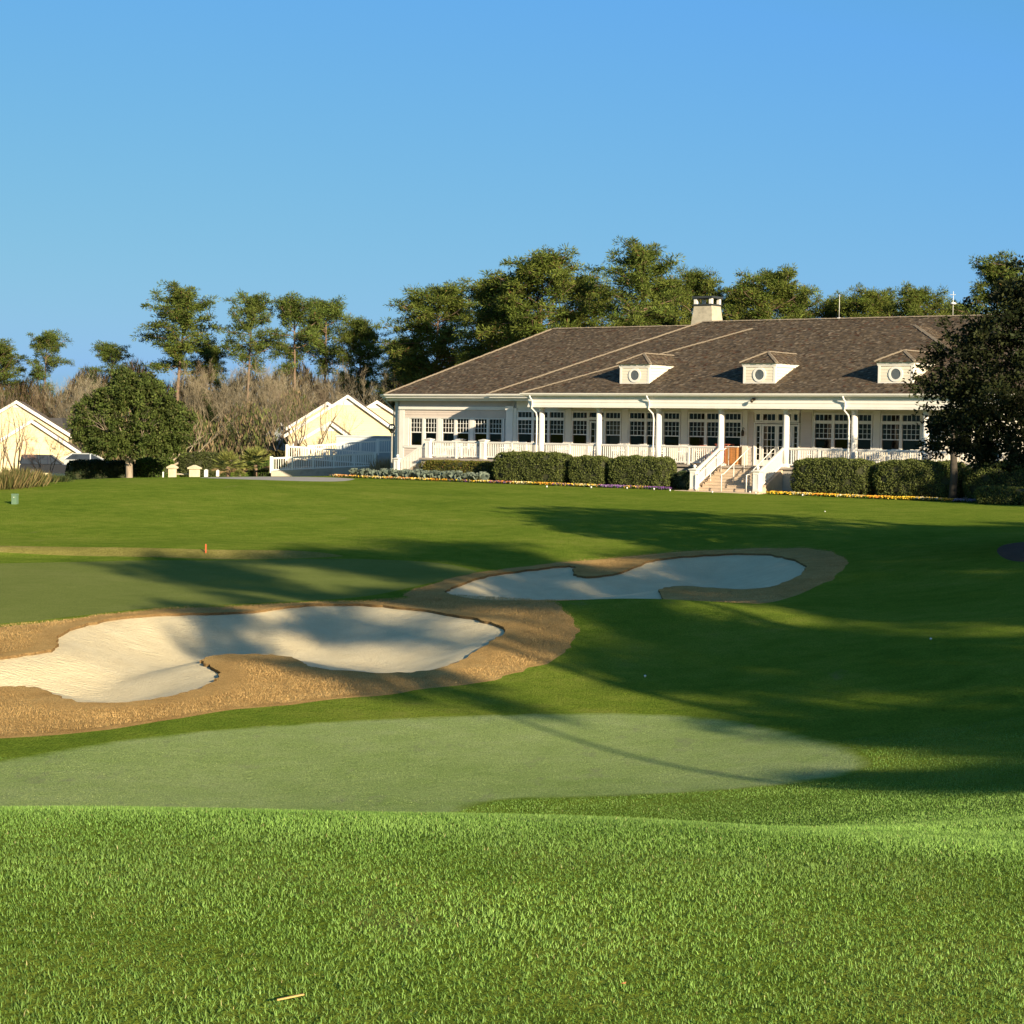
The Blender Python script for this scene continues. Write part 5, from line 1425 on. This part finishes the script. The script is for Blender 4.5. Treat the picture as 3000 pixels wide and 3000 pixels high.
# --- leafy crowns
def leaf_crown(name, lobes, n, size, a, b, seed, extra=None, p=.08, shell=.55, droop=0.0, per=42, rad=.34):
    """leaves in sprays: spray centres lie in the outer part of each lobe"""
    g = np.random.default_rng(seed)
    m = n // per
    vol = np.array([l[3] * l[4] * l[5] for l in lobes]) ** .67; k = g.choice(len(lobes), m, p=vol / vol.sum())
    Lb = np.array(lobes)[k]
    d = unit(g, m); rr = shell + (1 - shell) * g.random((m, 1)) ** .6
    rr *= 1 + .12 * np.sin(d[:, :1] * 7 + k[:, None] * 1.7) * np.sin(d[:, 1:2] * 6 + k[:, None]) + .07 * g.normal(size=(m, 1))
    c = Lb[:, :3] + d * rr * Lb[:, 3:6]
    c[:, 2] -= droop * (np.hypot(d[:, 0], d[:, 1]) ** 2)
    rc = rad * g.uniform(.55, 1.35, m); tone = np.clip(1 + .24 * g.normal(size=m), .5, 1.6); hue = g.random((m, 1))
    q = np.repeat(np.arange(m), per); nn = len(q)
    off = unit(g, nn) * (g.random((nn, 1)) ** .5) * rc[q][:, None]; off[:, 2] *= .7
    pos = c[q] + off
    dd = d[q] * .5 + off / (rc[q][:, None] + 1e-6) * .6 + unit(g, nn) * .8; dd /= np.linalg.norm(dd, axis=1, keepdims=True)
    t = np.clip(hue[q] * .6 + .4 * g.random((nn, 1)), 0, 1)
    col = (np.array(a) * (1 - t) + np.array(b) * t) * tone[q][:, None] * np.clip(1 + .15 * g.normal(size=(nn, 1)), .5, 1.6)
    if extra is not None: col[g.random(nn) < p] = extra
    v, f, cc = blades(pos, dd, g.uniform(size * .7, size * 1.4, nn), g.uniform(size * .4, size * .7, nn), col, g)
    return np_mesh(name, v, f, cc)
def oak(loc, lobes, trunk_h, n, size, a, b, seed, label, trunk_r=.28, droop=0, extra=None, forks=((-.35, 0, 1), (.3, .1, 1), (.1, -.3, 1), (-.1, .35, 1)), name='oak_tree', cat='oak tree', bark=None):
    o = empty(name, loc); props(o, label, cat)
    g = np.random.default_rng(seed)
    mb = MB()
    mb.tube([(0, 0, -.3), (.02, 0, trunk_h * .4), (0, .02, trunk_h)], [trunk_r * 1.25, trunk_r * .95, trunk_r * .9], 10)
    for f in forks:
        d = np.array(f, float); d /= np.linalg.norm(d)
        limb(mb, g, (0, 0, trunk_h * .85), d, max(l[2] for l in lobes) * .30, trunk_r * .62, 0, 4, None, .02, .15, (2, 3), .66, [])
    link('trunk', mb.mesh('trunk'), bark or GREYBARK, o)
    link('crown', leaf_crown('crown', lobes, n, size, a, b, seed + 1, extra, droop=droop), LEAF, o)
    return o
p = at_y(378, 1394, 125)
oak((p.x, p.y, land(p.x, p.y) - .05), [(0, 0, 3.6, 2.4, 2.2, 1.7), (-1.7, .2, 3.1, 1.6, 1.6, 1.3), (-2.3, 0, 4.1, 1.2, 1.3, .9), (1.9, 0, 3.2, 1.8, 1.8, 1.5), (.2, -.5, 5.3, 1.5, 1.5, .95), (-1.0, -.3, 4.8, 1.3, 1.3, .9), (1.5, 0, 4.7, 1.5, 1.5, 1.1), (-.3, .1, 5.9, .9, .9, .6), (1.2, .2, 5.7, .9, 1, .6), (-1.2, -.7, 2.4, 1.5, 1.3, .8), (2.9, -.2, 2.7, 1.1, 1.1, .9), (3.1, .1, 3.9, .9, 1, .8), (.9, -.9, 2.6, 1.4, 1.2, .9), (-3.0, .1, 3.1, .9, .9, .8), (2.2, -.5, 2.2, 1.0, .9, .6)],
    1.35, 46000, .17, (.044, .070, .016), (.086, .110, .028), 301, 'rounded evergreen oak with short pale trunk on the lawn crest', .24, extra=(.11, .115, .04)).scale = (1, 1, 1.16)
# big oak standing in the mulch patch just outside the frame; its shaded crown hangs into the picture
OX, OY = 16.0, 50.5
oz = land(OX, OY)
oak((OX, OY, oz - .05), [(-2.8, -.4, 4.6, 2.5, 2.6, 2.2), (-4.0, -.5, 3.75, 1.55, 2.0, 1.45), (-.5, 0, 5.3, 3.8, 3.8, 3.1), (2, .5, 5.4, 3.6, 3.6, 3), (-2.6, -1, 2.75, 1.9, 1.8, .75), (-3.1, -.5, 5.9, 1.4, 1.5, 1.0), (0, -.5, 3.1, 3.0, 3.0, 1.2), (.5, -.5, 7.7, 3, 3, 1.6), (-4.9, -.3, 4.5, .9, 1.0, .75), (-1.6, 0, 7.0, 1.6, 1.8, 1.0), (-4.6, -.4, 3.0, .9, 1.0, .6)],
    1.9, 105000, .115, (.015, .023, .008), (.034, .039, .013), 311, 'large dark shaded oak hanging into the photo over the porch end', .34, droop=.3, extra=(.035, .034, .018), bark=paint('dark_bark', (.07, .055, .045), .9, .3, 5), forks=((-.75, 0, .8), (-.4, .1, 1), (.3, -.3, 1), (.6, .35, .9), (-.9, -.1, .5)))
# low neighbour that shades the hedge end
oak((32, 70.5, land(32, 70.5) - .05), [(0, 0, 6.1, 4.0, 4.0, 2.2), (2.6, 1, 6, 3.4, 3.4, 2), (-1.5, -1, 5.6, 2.4, 2.4, 1.6), (4, 3, 6, 3, 3, 2)],
    3.0, 26000, .24, (.03, .045, .012), (.06, .075, .02), 321, 'low spreading oak outside the view beside the hedge end', .3)
# slim dark tree by the shaded hedge
p = ground_pts([(2790, 1469)])[0]
sl = empty('slim_tree', (p[0], p[1], land(*p) - .05)); props(sl, 'slim dark trunked tree before the shaded hedge, half hidden by oak leaves', 'tree')
mb = MB(); mb.tube([(0, 0, -.1), (.05, 0, 1.2), (-.03, 0, 2.6), (.1, 0, 4.2)], [.19, .16, .14, .09], 8)
g = np.random.default_rng(5)
for d_ in ((.5, .1, .8), (-.4, 0, .9), (.2, -.4, .8)): limb(mb, g, (0, 0, 2.9), np.array(d_), 1.3, .06, 2, 4, None, .05, .15, (2, 3), .65, [])
mb.build('trunk', paint('slim_bark', (.06, .05, .04), .9, .3, 5), sl)
link('crown', leaf_crown('crown', [(.6, 0, 4.2, 1.2, 1.1, .8), (1.4, 0, 3.6, .9, .9, .6)], 3000, .1, (.03, .045, .014), (.055, .065, .02), 77), LEAF, sl)

for k, (px, py, hwp, Y, lab) in enumerate(((275, 1082, 26, 200, 'small pointed dark evergreen above the oak on the lawn crest'), (600, 1150, 60, 196, 'dark green bushy evergreen inside the bare wood behind the palms'), (1130, 1120, 70, 190, 'dark evergreen bush behind the far yellow gable'), (430, 1120, 60, 205, 'dark evergreen under the tallest broad pine'), (820, 1140, 55, 206, 'dull green bush deep in the bare wood'))):
    p = at_y(px, py, Y); gz = land(p.x, p.y) - .3; h = p.z - gz; r_ = hwp * Y / FPX
    o = empty('evergreen_tree', (p.x, p.y, gz)); props(o, lab, 'evergreen', 'evergreens in the wood')
    MB().tube([(0, 0, 0), (0, 0, h * .9)], [.14, .03], 6).build('trunk', BARK, o)
    link('crown', leaf_crown('crown', [(0, 0, h * (.30 + .62 * q / 5), r_ * (1 - .75 * q / 5), r_ * (1 - .75 * q / 5), h * .13) for q in range(6)], 6000, .22, (.022, .04, .014), (.06, .075, .022), 500 + k, rad=.5), NEEDLE, o)

# --- hedges and shrubs
def hedge(name, u0, u1, v0, v1, z0, z1, label, a, b, seed, dens=620, size=.075, local=True, rnd=.28, group=None, cat='hedge', extra=None, bulge=0.0):
    g = np.random.default_rng(seed)
    W, D, H = u1 - u0, v1 - v0, z1 - z0
    cx, cy, cz = (u0 + u1) / 2, (v0 + v1) / 2, z0
    o = empty(name, hp(cx, cy, z0) if local else (cx, cy, z0), -TH if local else 0)
    props(o, label, cat, group)
    # rounded solid core of branches
    nx, ny, nzz = max(6, int(W / .3)), max(5, int(D / .3)), max(5, int(H / .25))
    def warp(P):
        s = np.array([W / 2, D / 2, H / 2]); q = P / s
        e = 5.0; nrm = (np.abs(q) ** e).sum(1) ** (1 / e); big = np.abs(q).max(1)
        q = q * (big / np.maximum(nrm, 1e-6))[:, None]
        P = q * s
        wav = .035 * np.sin(P[:, 0] * 3.1 + seed) * np.cos(P[:, 2] * 4 + seed) + .03 * np.sin(P[:, 0] * 7 + P[:, 1] * 5 + P[:, 2] * 6)
        return P * (1 + wav / np.maximum(np.linalg.norm(P, axis=1), .3))[:, None]
    def face_pts(n):
        ar = np.array([W * D, W * H, W * H, D * H, D * H]); k = g.choice(5, n, p=ar / ar.sum()); r = g.uniform(-1, 1, (n, 2))
        P = np.empty((n, 3))
        P[k == 0] = np.c_[r[k == 0], np.ones((k == 0).sum())]
        P[k == 1] = np.c_[r[k == 1, 0], -np.ones((k == 1).sum()), r[k == 1, 1]]; P[k == 2] = np.c_[r[k == 2, 0], np.ones((k == 2).sum()), r[k == 2, 1]]
        P[k == 3] = np.c_[-np.ones((k == 3).sum()), r[k == 3]]; P[k == 4] = np.c_[np.ones((k == 4).sum()), r[k == 4]]
        return P * np.array([W / 2, D / 2, H / 2]), ar.sum()
    bm = bmesh.new(); bmesh.ops.create_cube(bm, size=2); bmesh.ops.subdivide_edges(bm, edges=bm.edges[:], cuts=7, use_grid_fill=True)
    co = np.array([v.co[:] for v in bm.verts]) * np.array([W / 2, D / 2, H / 2]); co = warp(co) * .93
    for v, c in zip(bm.verts, co): v.co = c + np.array([0, 0, H / 2])
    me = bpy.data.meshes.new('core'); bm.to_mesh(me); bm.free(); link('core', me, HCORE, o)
    P, area = face_pts(1); n = int(area * dens)
    P, _ = face_pts(n); P = warp(P)
    nd = P / (np.array([W / 2, D / 2, H / 2]) ** 2); nd /= np.linalg.norm(nd, axis=1, keepdims=True)
    P = P + nd * g.normal(size=(n, 1)) * .035 + np.array([0, 0, H / 2])
    hole = (np.sin(P[:, 0] * 5.3 + seed) * np.sin(P[:, 2] * 6.1 + seed * 2) * np.sin(P[:, 1] * 4 + P[:, 0])) > .55
    P, nd = P[~hole], nd[~hole]; n = len(P)
    d = unit(g, n) + nd * .5; d /= np.linalg.norm(d, axis=1, keepdims=True)
    col = greens(g, n, a, b, extra, .08)
    v, f, cc = blades(P, d, g.uniform(size * .7, size * 1.5, n), g.uniform(size * .5, size * .9, n), col, g)
    link('foliage', np_mesh('foliage', v, f, cc), HEDGE, o)
    return o
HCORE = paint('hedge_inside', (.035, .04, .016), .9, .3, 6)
OLA, OLB = (.064, .086, .022), (.116, .136, .038)
GH = 'clipped box hedges along the porch'
hedge('box_hedge', -1.55, 3.15, -2.5, -1.05, .28, 1.93, 'long clipped olive hedge below the first porch column', OLA, OLB, 1, group=GH)
hedge('box_hedge', 3.42, 5.62, -2.5, -1.15, .30, 1.80, 'shortest clipped olive hedge between two dark gaps', OLA, OLB, 2, group=GH)
hedge('box_hedge', 5.78, 9.30, -2.5, -1.1, .30, 1.84, 'clipped olive hedge nearest the steps on the ramp side', OLA, OLB, 3, group=GH)
hedge('box_hedge', -7.35, -1.75, -1.35, -.6, .30, 1.36, 'low loose green hedge under the open terrace', (.070, .085, .012), (.14, .13, .025), 4, group=GH, extra=(.16, .09, .03))
hedge('box_hedge', 9.2, 10.7, -1.9, -.9, .28, 1.15, 'small dark shrub tucked beside the stair cheek', (.03, .05, .02), (.05, .07, .03), 14, group=GH, cat='shrub')
hedge('box_hedge', 16.35, 20.4, -2.9, -1.2, .28, 1.97, 'clipped olive hedge nearest the steps on the dark oak side', OLA, OLB, 5, group=GH)
hedge('box_hedge', 20.6, 24.8, -2.9, -1.2, .28, 1.97, 'clipped hedge half shaded beside the dark oak trunk', OLA, OLB, 6, group=GH)
hedge('box_hedge', 24.95, 29.4, -2.9, -1.2, .28, 1.98, 'shaded dark hedge behind the oak at the photo edge', OLA, OLB, 7, group=GH)
hedge('box_hedge', 26.4, 29.6, -4.9, -3.5, .2, .95, 'low dark rounded shrub at the photo edge before the hedge', OLA, OLB, 8, group=GH, cat='shrub')
def whedge(px0, px1, pyt, pyb, Y, depth, label, a, b, seed, **kw):
    p, q = at_y(px0, pyb, Y), at_y(px1, pyt, Y)
    return hedge('garden_hedge', p.x, q.x, Y, Y + depth, p.z - .4, q.z, label, a, b, seed, local=False, group='shrubs beyond the lawn', **kw)
whedge(188, 392, 1352, 1402, 128, 1.6, 'long dark hedge behind the evergreen oak trunk', (.016, .03, .012), (.035, .05, .018), 21, size=.1, dens=420)
whedge(392, 500, 1345, 1394, 129, 1.6, 'bright green rounded shrub right of the oak trunk', (.05, .10, .015), (.10, .15, .03), 22, size=.1, dens=420, cat='shrub')
whedge(725, 800, 1350, 1392, 131, 1.6, 'leafy green shrub between the palms and the ramp end', (.04, .085, .014), (.09, .13, .03), 23, size=.11, dens=420, cat='shrub')
whedge(520, 660, 1330, 1386, 140, 2.4, 'dark mixed bush behind the stone pillars', (.035, .05, .015), (.07, .08, .025), 24, size=.13, dens=300, cat='shrub')
whedge(770, 850, 1325, 1380, 141, 2.0, 'brown green bush behind the ramp end', (.06, .06, .02), (.10, .08, .03), 25, size=.13, dens=300, cat='shrub')

# --- palms
def palm(px, py_base, Y, r, hz, label, seed):
    g = np.random.default_rng(seed); p = at_y(px, py_base, Y); o = empty('palm', (p.x, p.y, p.z - .15)); props(o, label, 'palm', 'low fan palms beyond the lawn')
    mb = MB().tube([(0, 0, 0), (.03, 0, hz * .5), (0, 0, hz)], [.16, .14, .12], 8); mb.build('trunk', BARK, o)
    V, F, C_ = [], [], []; b = 0
    for k in range(46):
        a = g.uniform(0, 2 * math.pi); el = g.uniform(-.35, 1.45); d = np.array([math.cos(a) * math.cos(el), math.sin(a) * math.cos(el), math.sin(el)])
        st_ = np.array([0, 0, hz]); L = r * g.uniform(.5, .62); hub = st_ + d * L
        dead = el < -.1
        n = 20; side = np.cross(d, [0, 0, 1.0]); side /= np.linalg.norm(side) + 1e-6
        up_ = np.cross(side, d)
        t = np.linspace(-1.25, 1.25, n)[:, None]
        dl = d * np.cos(t) + side * np.sin(t) + up_ * g.normal(size=(n, 1)) * .1; dl /= np.linalg.norm(dl, axis=1, keepdims=True)
        ll = r * .5 * g.uniform(.8, 1.1, n)
        c = hub + dl * ll[:, None] / 2 - np.array([0, 0, 1]) * (.06 * r)
        col = greens(g, n, (.12, .15, .035), (.24, .24, .075)) if not dead else greens(g, n, (.22, .16, .08), (.30, .22, .12))
        v, f, cc = blades(c, dl, ll, .045 * r, col, g); V.append(v); F.append(f + b); C_.append(cc); b += len(v)
        v, f, cc = blades((st_ + hub)[None] / 2, d[None], np.array([L]), .03, np.array([[.10, .12, .04]]), g); V.append(v); F.append(f + b); C_.append(cc); b += len(v)
    link('fronds', np_mesh('fronds', np.concatenate(V), np.concatenate(F), np.concatenate(C_)), LEAF, o)
palm(668, 1394, 127, 1.15, .75, 'fan palm nearest the white posts', 61); palm(748, 1392, 131, 1.3, .85, 'fan palm beside the leafy shrub and the ramp', 62); palm(700, 1394, 126, .45, .15, 'small straw coloured palm between the two larger palms', 63)
# --- ornamental grass clumps
def tuft(px, py, Y, r, h, label, seed, cols, n=900, nm='ornamental_grass', cat='grass clump', on=False):
    g = np.random.default_rng(seed); p = at_y(px, py, Y)
    k = g.normal(size=(n, 2)) * r * .35; lean = k / r * .55 + g.normal(size=(n, 2)) * .18
    d = np.c_[lean, np.ones(n)]; d /= np.linalg.norm(d, axis=1, keepdims=True); L = h * g.uniform(.5, 1.05, n)
    c = np.c_[k, np.zeros(n)] + d * L[:, None] / 2
    p.z = max(p.z, zt1(p.x, p.y) + .15) if on else p.z
    col = np.array(cols)[g.integers(0, len(cols), n)] * np.clip(1 + .2 * g.normal(size=(n, 1)), .5, 1.5)
    v, f, cc = blades(c, d, L, .035, col, g); o = link(nm, np_mesh(nm, v, f, cc), LEAF, None, (p.x, p.y, p.z - .2)); props(o, label, cat, 'ornamental grass clumps')
GC = [(.12, .12, .04), (.20, .15, .07), (.08, .09, .03)]
tuft(30, 1440, 82, .95, 1.0, 'green and straw grass clump at the photo edge behind the utility box', 71, GC, on=True); tuft(72, 1435, 83, .85, .9, 'grass clump right behind the utility box', 72, GC, on=True)
tuft(105, 1428, 85, .6, .65, 'low dark grass clump right of the utility box', 73, GC, on=True); tuft(165, 1420, 88, .6, .4, 'dark low grass on the crest under the twiggy shrub', 74, [(.04, .06, .02), (.08, .09, .03)], on=True); tuft(2, 1446, 81, .9, .85, 'grass clump cut by the photo edge', 75, GC, on=True)
STRAW = [(.40, .28, .15), (.32, .21, .11), (.46, .34, .2)]
tuft(1120, 1392, 121, .7, 1.4, 'straw coloured feathery grass left of the lamp post', 76, STRAW, 500); tuft(1160, 1380, 123, .4, 1.2, 'thin straw coloured grass behind the lamp post', 77, STRAW, 300)
# --- grey green cabbages and pansies in the beds
def cabbage_mesh(seed):
    g = np.random.default_rng(seed); V, F, C_ = [], [], []; b = 0
    n = 46; t = g.random(n); a = np.arange(n) * 2.4
    el = .15 + 1.2 * t
    d = np.c_[np.cos(a) * np.cos(el), np.sin(a) * np.cos(el), np.sin(el)]
    c = d * (.10 + .07 * (1 - t))[:, None] + np.array([0, 0, .10])
    col = greens(g, n, (.12, .155, .13), (.20, .24, .19))
    v, f, cc = blades(c, d, .20 * np.ones(n), .15, col, g)
    return np_mesh('ornamental_cabbage', v, f, cc)
cbm = [cabbage_mesh(81), cabbage_mesh(82), cabbage_mesh(83)]
for m_ in cbm: m_.materials.append(LEAF)
for k in range(48):
    t = k / 47; row_ = k % 2
    u = -10.6 + 9.0 * t + gb.uniform(-.12, .12); v = -2.55 - .35 * t - row_ * .5 + gb.uniform(-.1, .1)
    w = hp(u, v); s_ = gb.uniform(1.3, 1.9)
    o = link('ornamental_cabbage', cbm[k % 3], None, None, (w.x, w.y, land(w.x, w.y) - .03), gb.uniform(0, 6)); o.scale = (s_, s_, s_ * 1.15)
    props(o, 'grey green ruffled cabbage plant in the ' + ('front' if row_ else 'back') + ' row of the bed below the terrace', 'cabbage plant', 'grey green cabbage plants, ' + ('front row' if row_ else 'back row'))
def pansies(name, path, n, label, pal, seed, wid=.28):
    g = np.random.default_rng(seed); P = []; Cc = []; pa = np.array(path)
    seg = np.hypot(*(pa[1:] - pa[:-1]).T); cum = np.r_[0, np.cumsum(seg)]; s = g.random(n) * cum[-1]
    i = np.clip(np.searchsorted(cum, s) - 1, 0, len(seg) - 1); f = (s - cum[i]) / seg[i]
    uv = pa[i] + (pa[i + 1] - pa[i]) * f[:, None]; uv[:, 1] += g.normal(size=n) * wid * .5
    W_ = np.array([hp(a, b)[:2] for a, b in uv]); z = zt(W_[:, 0], W_[:, 1])
    hgt = .05 + .09 * g.random(n)
    pos = np.c_[W_, z + hgt]
    fl = g.random(n) < .5
    tone = (np.floor(s / 1.3).astype(int) * 7 + g.integers(0, 2, n)) % len(pal)
    col = np.where(fl[:, None], np.array(pal)[tone], np.array([(.05, .10, .02)])) * np.clip(1 + .2 * g.normal(size=(n, 1)), .5, 1.5)
    pos[~fl, 2] -= .03
    d = unit(g, n); v, f_, cc = blades(pos, d, g.uniform(.05, .09, n), g.uniform(.05, .08, n), col, g)
    o = link(name, np_mesh(name, v, f_, cc), FLOWER); props(o, label, 'flowers', kind='stuff')
YEL = (.85, .55, .05); ORA = (.80, .33, .06); PUR = (.20, .09, .30); CRE = (.80, .70, .45); LIL = (.35, .22, .45)
pansies('pansies', [(-12.6, -2.2), (-11.4, -3.0), (-6, -3.5)], 5200, 'orange and cream pansies edging the bed below the cabbages', [ORA, CRE, YEL, (.75, .5, .3)], 91, .35)
pansies('pansies', [(-6, -3.45), (0, -3.25), (6, -3.05)], 6500, 'yellow and cream pansies edging the bed before the tall hedges', [YEL, CRE, YEL, ORA, PUR], 92)
pansies('pansies', [(6, -3.05), (9.8, -2.85)], 3600, 'purple and yellow pansies next to the entrance steps', [PUR, LIL, PUR, YEL, PUR], 93)
pansies('pansies', [(15.3, -2.8), (18, -3.1), (22, -3.4), (25, -3.5)], 7000, 'yellow pansies edging the bed on the dark oak side', [YEL, YEL, CRE, YEL, ORA], 94, .34)
pansies('pansies', [(25, -3.5), (28, -3.6)], 2000, 'grey lilac pansies in the shade under the dark oak', [LIL, (.3, .32, .36), (.25, .3, .28)], 95)
# ------------------------------------------------------------------ the near turf, blade by blade
BLADE = vcol('grass_blades', 0.5, 0.2, trans=.22)
def turf_blades(name, label, Y0, Y1, dens, hgt, wid, mask=None, cols=((.102, .215, .033), (.24, .39, .095)), seed=1, tan=(.36, .34, .15), ptan=.008, margin=1.2, wfun=None, off=0.0, cat='grass', tri=False, thin=.42):
    g = np.random.default_rng(seed)
    area = (Y1 ** 2 - Y0 ** 2) / 2 * .53 + margin * 2 * (Y1 - Y0); n = int(area * dens)
    Y = Y0 + (Y1 - Y0) * g.random(n); half = .265 * Y + margin
    k = g.random(n) < half / half.max(); Y = Y[k]; half = half[k]
    X = g.uniform(-1, 1, len(Y)) * half
    k = (np.abs(X) < .265 * Y + .7) | (g.random(len(X)) < thin); X, Y = X[k], Y[k]
    if mask is not None:
        k = mask(X, Y); X, Y = X[k], Y[k]
    n = len(X); Z = zt(X, Y) + off
    # mown nap: patches of longer and shorter, of lean
    pat = np.sin(X * 2.1 + Y * .7) * np.sin(Y * 2.7 - X * .5) * .5 + np.sin(X * 5.3 + 1) * np.sin(Y * 4.1 + X) * .3
    h = hgt * (1 + .22 * pat) * g.uniform(.55, 1.2, n)
    a = g.uniform(0, 2 * np.pi, n); lean = g.uniform(.1, .75, n)
    d = np.c_[np.cos(a) * lean + .12 * pat, np.sin(a) * lean - .1, np.ones(n)]; d /= np.linalg.norm(d, axis=1, keepdims=True)
    b = a + np.pi / 2 + g.normal(size=n) * .7; s = np.c_[np.cos(b), np.sin(b), np.zeros(n)] * (wid * g.uniform(.7, 1.3, n) / 2)[:, None]
    p0 = np.c_[X, Y, Z - .004]; p1 = p0 + d * (h * .55)[:, None]
    bend = d.copy(); bend[:, :2] *= 1.9; bend /= np.linalg.norm(bend, axis=1, keepdims=True)
    p2 = p1 + bend * (h * .5)[:, None]
    if tri:
        V = np.stack([p0 - s, p0 + s, p2], 1).reshape(-1, 3); F = np.arange(3 * n).reshape(n, 3); per = 3
    else:
        per = 5
        V = np.stack([p0 - s, p0 + s, p1 + s * .85, p1 - s * .85, p2], 1).reshape(-1, 3)
        i = np.arange(n)[:, None] * 5
        F = np.concatenate([i + np.array([[0, 1, 2]]), i + np.array([[0, 2, 3]]), i + np.array([[3, 2, 4]])])
    t = np.clip(g.random(n) * .75 + .25 * (pat + .5), 0, 1)[:, None]
    col = np.array(cols[0]) * (1 - t) + np.array(cols[1]) * t
    col = col * (1 + .16 * np.sin(X * .9 + Y * 1.3 + 1.2 * np.sin(Y * .8)) * np.sin(Y * .9 - X * .7 + 2) + .10 * np.sin(X * 3.3 + 2 * np.sin(Y * 2)) * np.sin(Y * 3.9 + X))[:, None]
    k = g.random(n) < ptan; col[k] = tan
    col = col * np.clip(1 + .16 * g.normal(size=(n, 1)), .5, 1.6)
    o = link(name, np_mesh(name, V, F, np.repeat(col, per, 0)), BLADE); props(o, label, cat, kind='stuff')
turf_blades('grass', 'bright short grass of the near mound, blade by blade', 4.5, 10.8, 8300, .019, .0031, seed=5, margin=3.2)
nolawn = lambda X, Y: ~(inside(REG['apron'], X, Y))
turf_blades('grass', 'short grass of the slope behind the near mound', 10.8, 27, 2000, .022, .0075, mask=nolawn, seed=6, margin=5, tri=True)
# straw grass of the bunker collars
def in_collar(nm_c, nm_s): return lambda X, Y: inside(REG[nm_c], X, Y) & ~inside(REG[nm_s], X, Y)
turf_blades('grass', 'pale mown grass blades of the patch below the big bunker', 17, 31, 1500, .012, .0065, mask=lambda X, Y: inside(REG['apron'], X, Y) & (dist_poly(REG['apron'][::3], X, Y) > .9 * np.random.default_rng(2).random(len(X))), cols=((.24, .33, .09), (.37, .45, .18)), seed=7, margin=1.5, tri=True)
STR = ((.36, .23, .085), (.56, .38, .165))
for k_, (c_, s_) in enumerate((('collar_a', 'sand_a'), ('collar_b', 'sand_b'))):
    turf_blades('straw_grass', ('matted straw coloured grass standing on the near bunker collar', 'matted straw coloured grass standing on the far bunker collar')[k_], (27, 43)[k_], (47, 64)[k_], (1400, 420)[k_], .030, .0075, mask=in_collar(c_, s_), cols=STR, seed=8 + k_, ptan=.04, tan=(.2, .2, .08), margin=2, off=.05, tri=True)
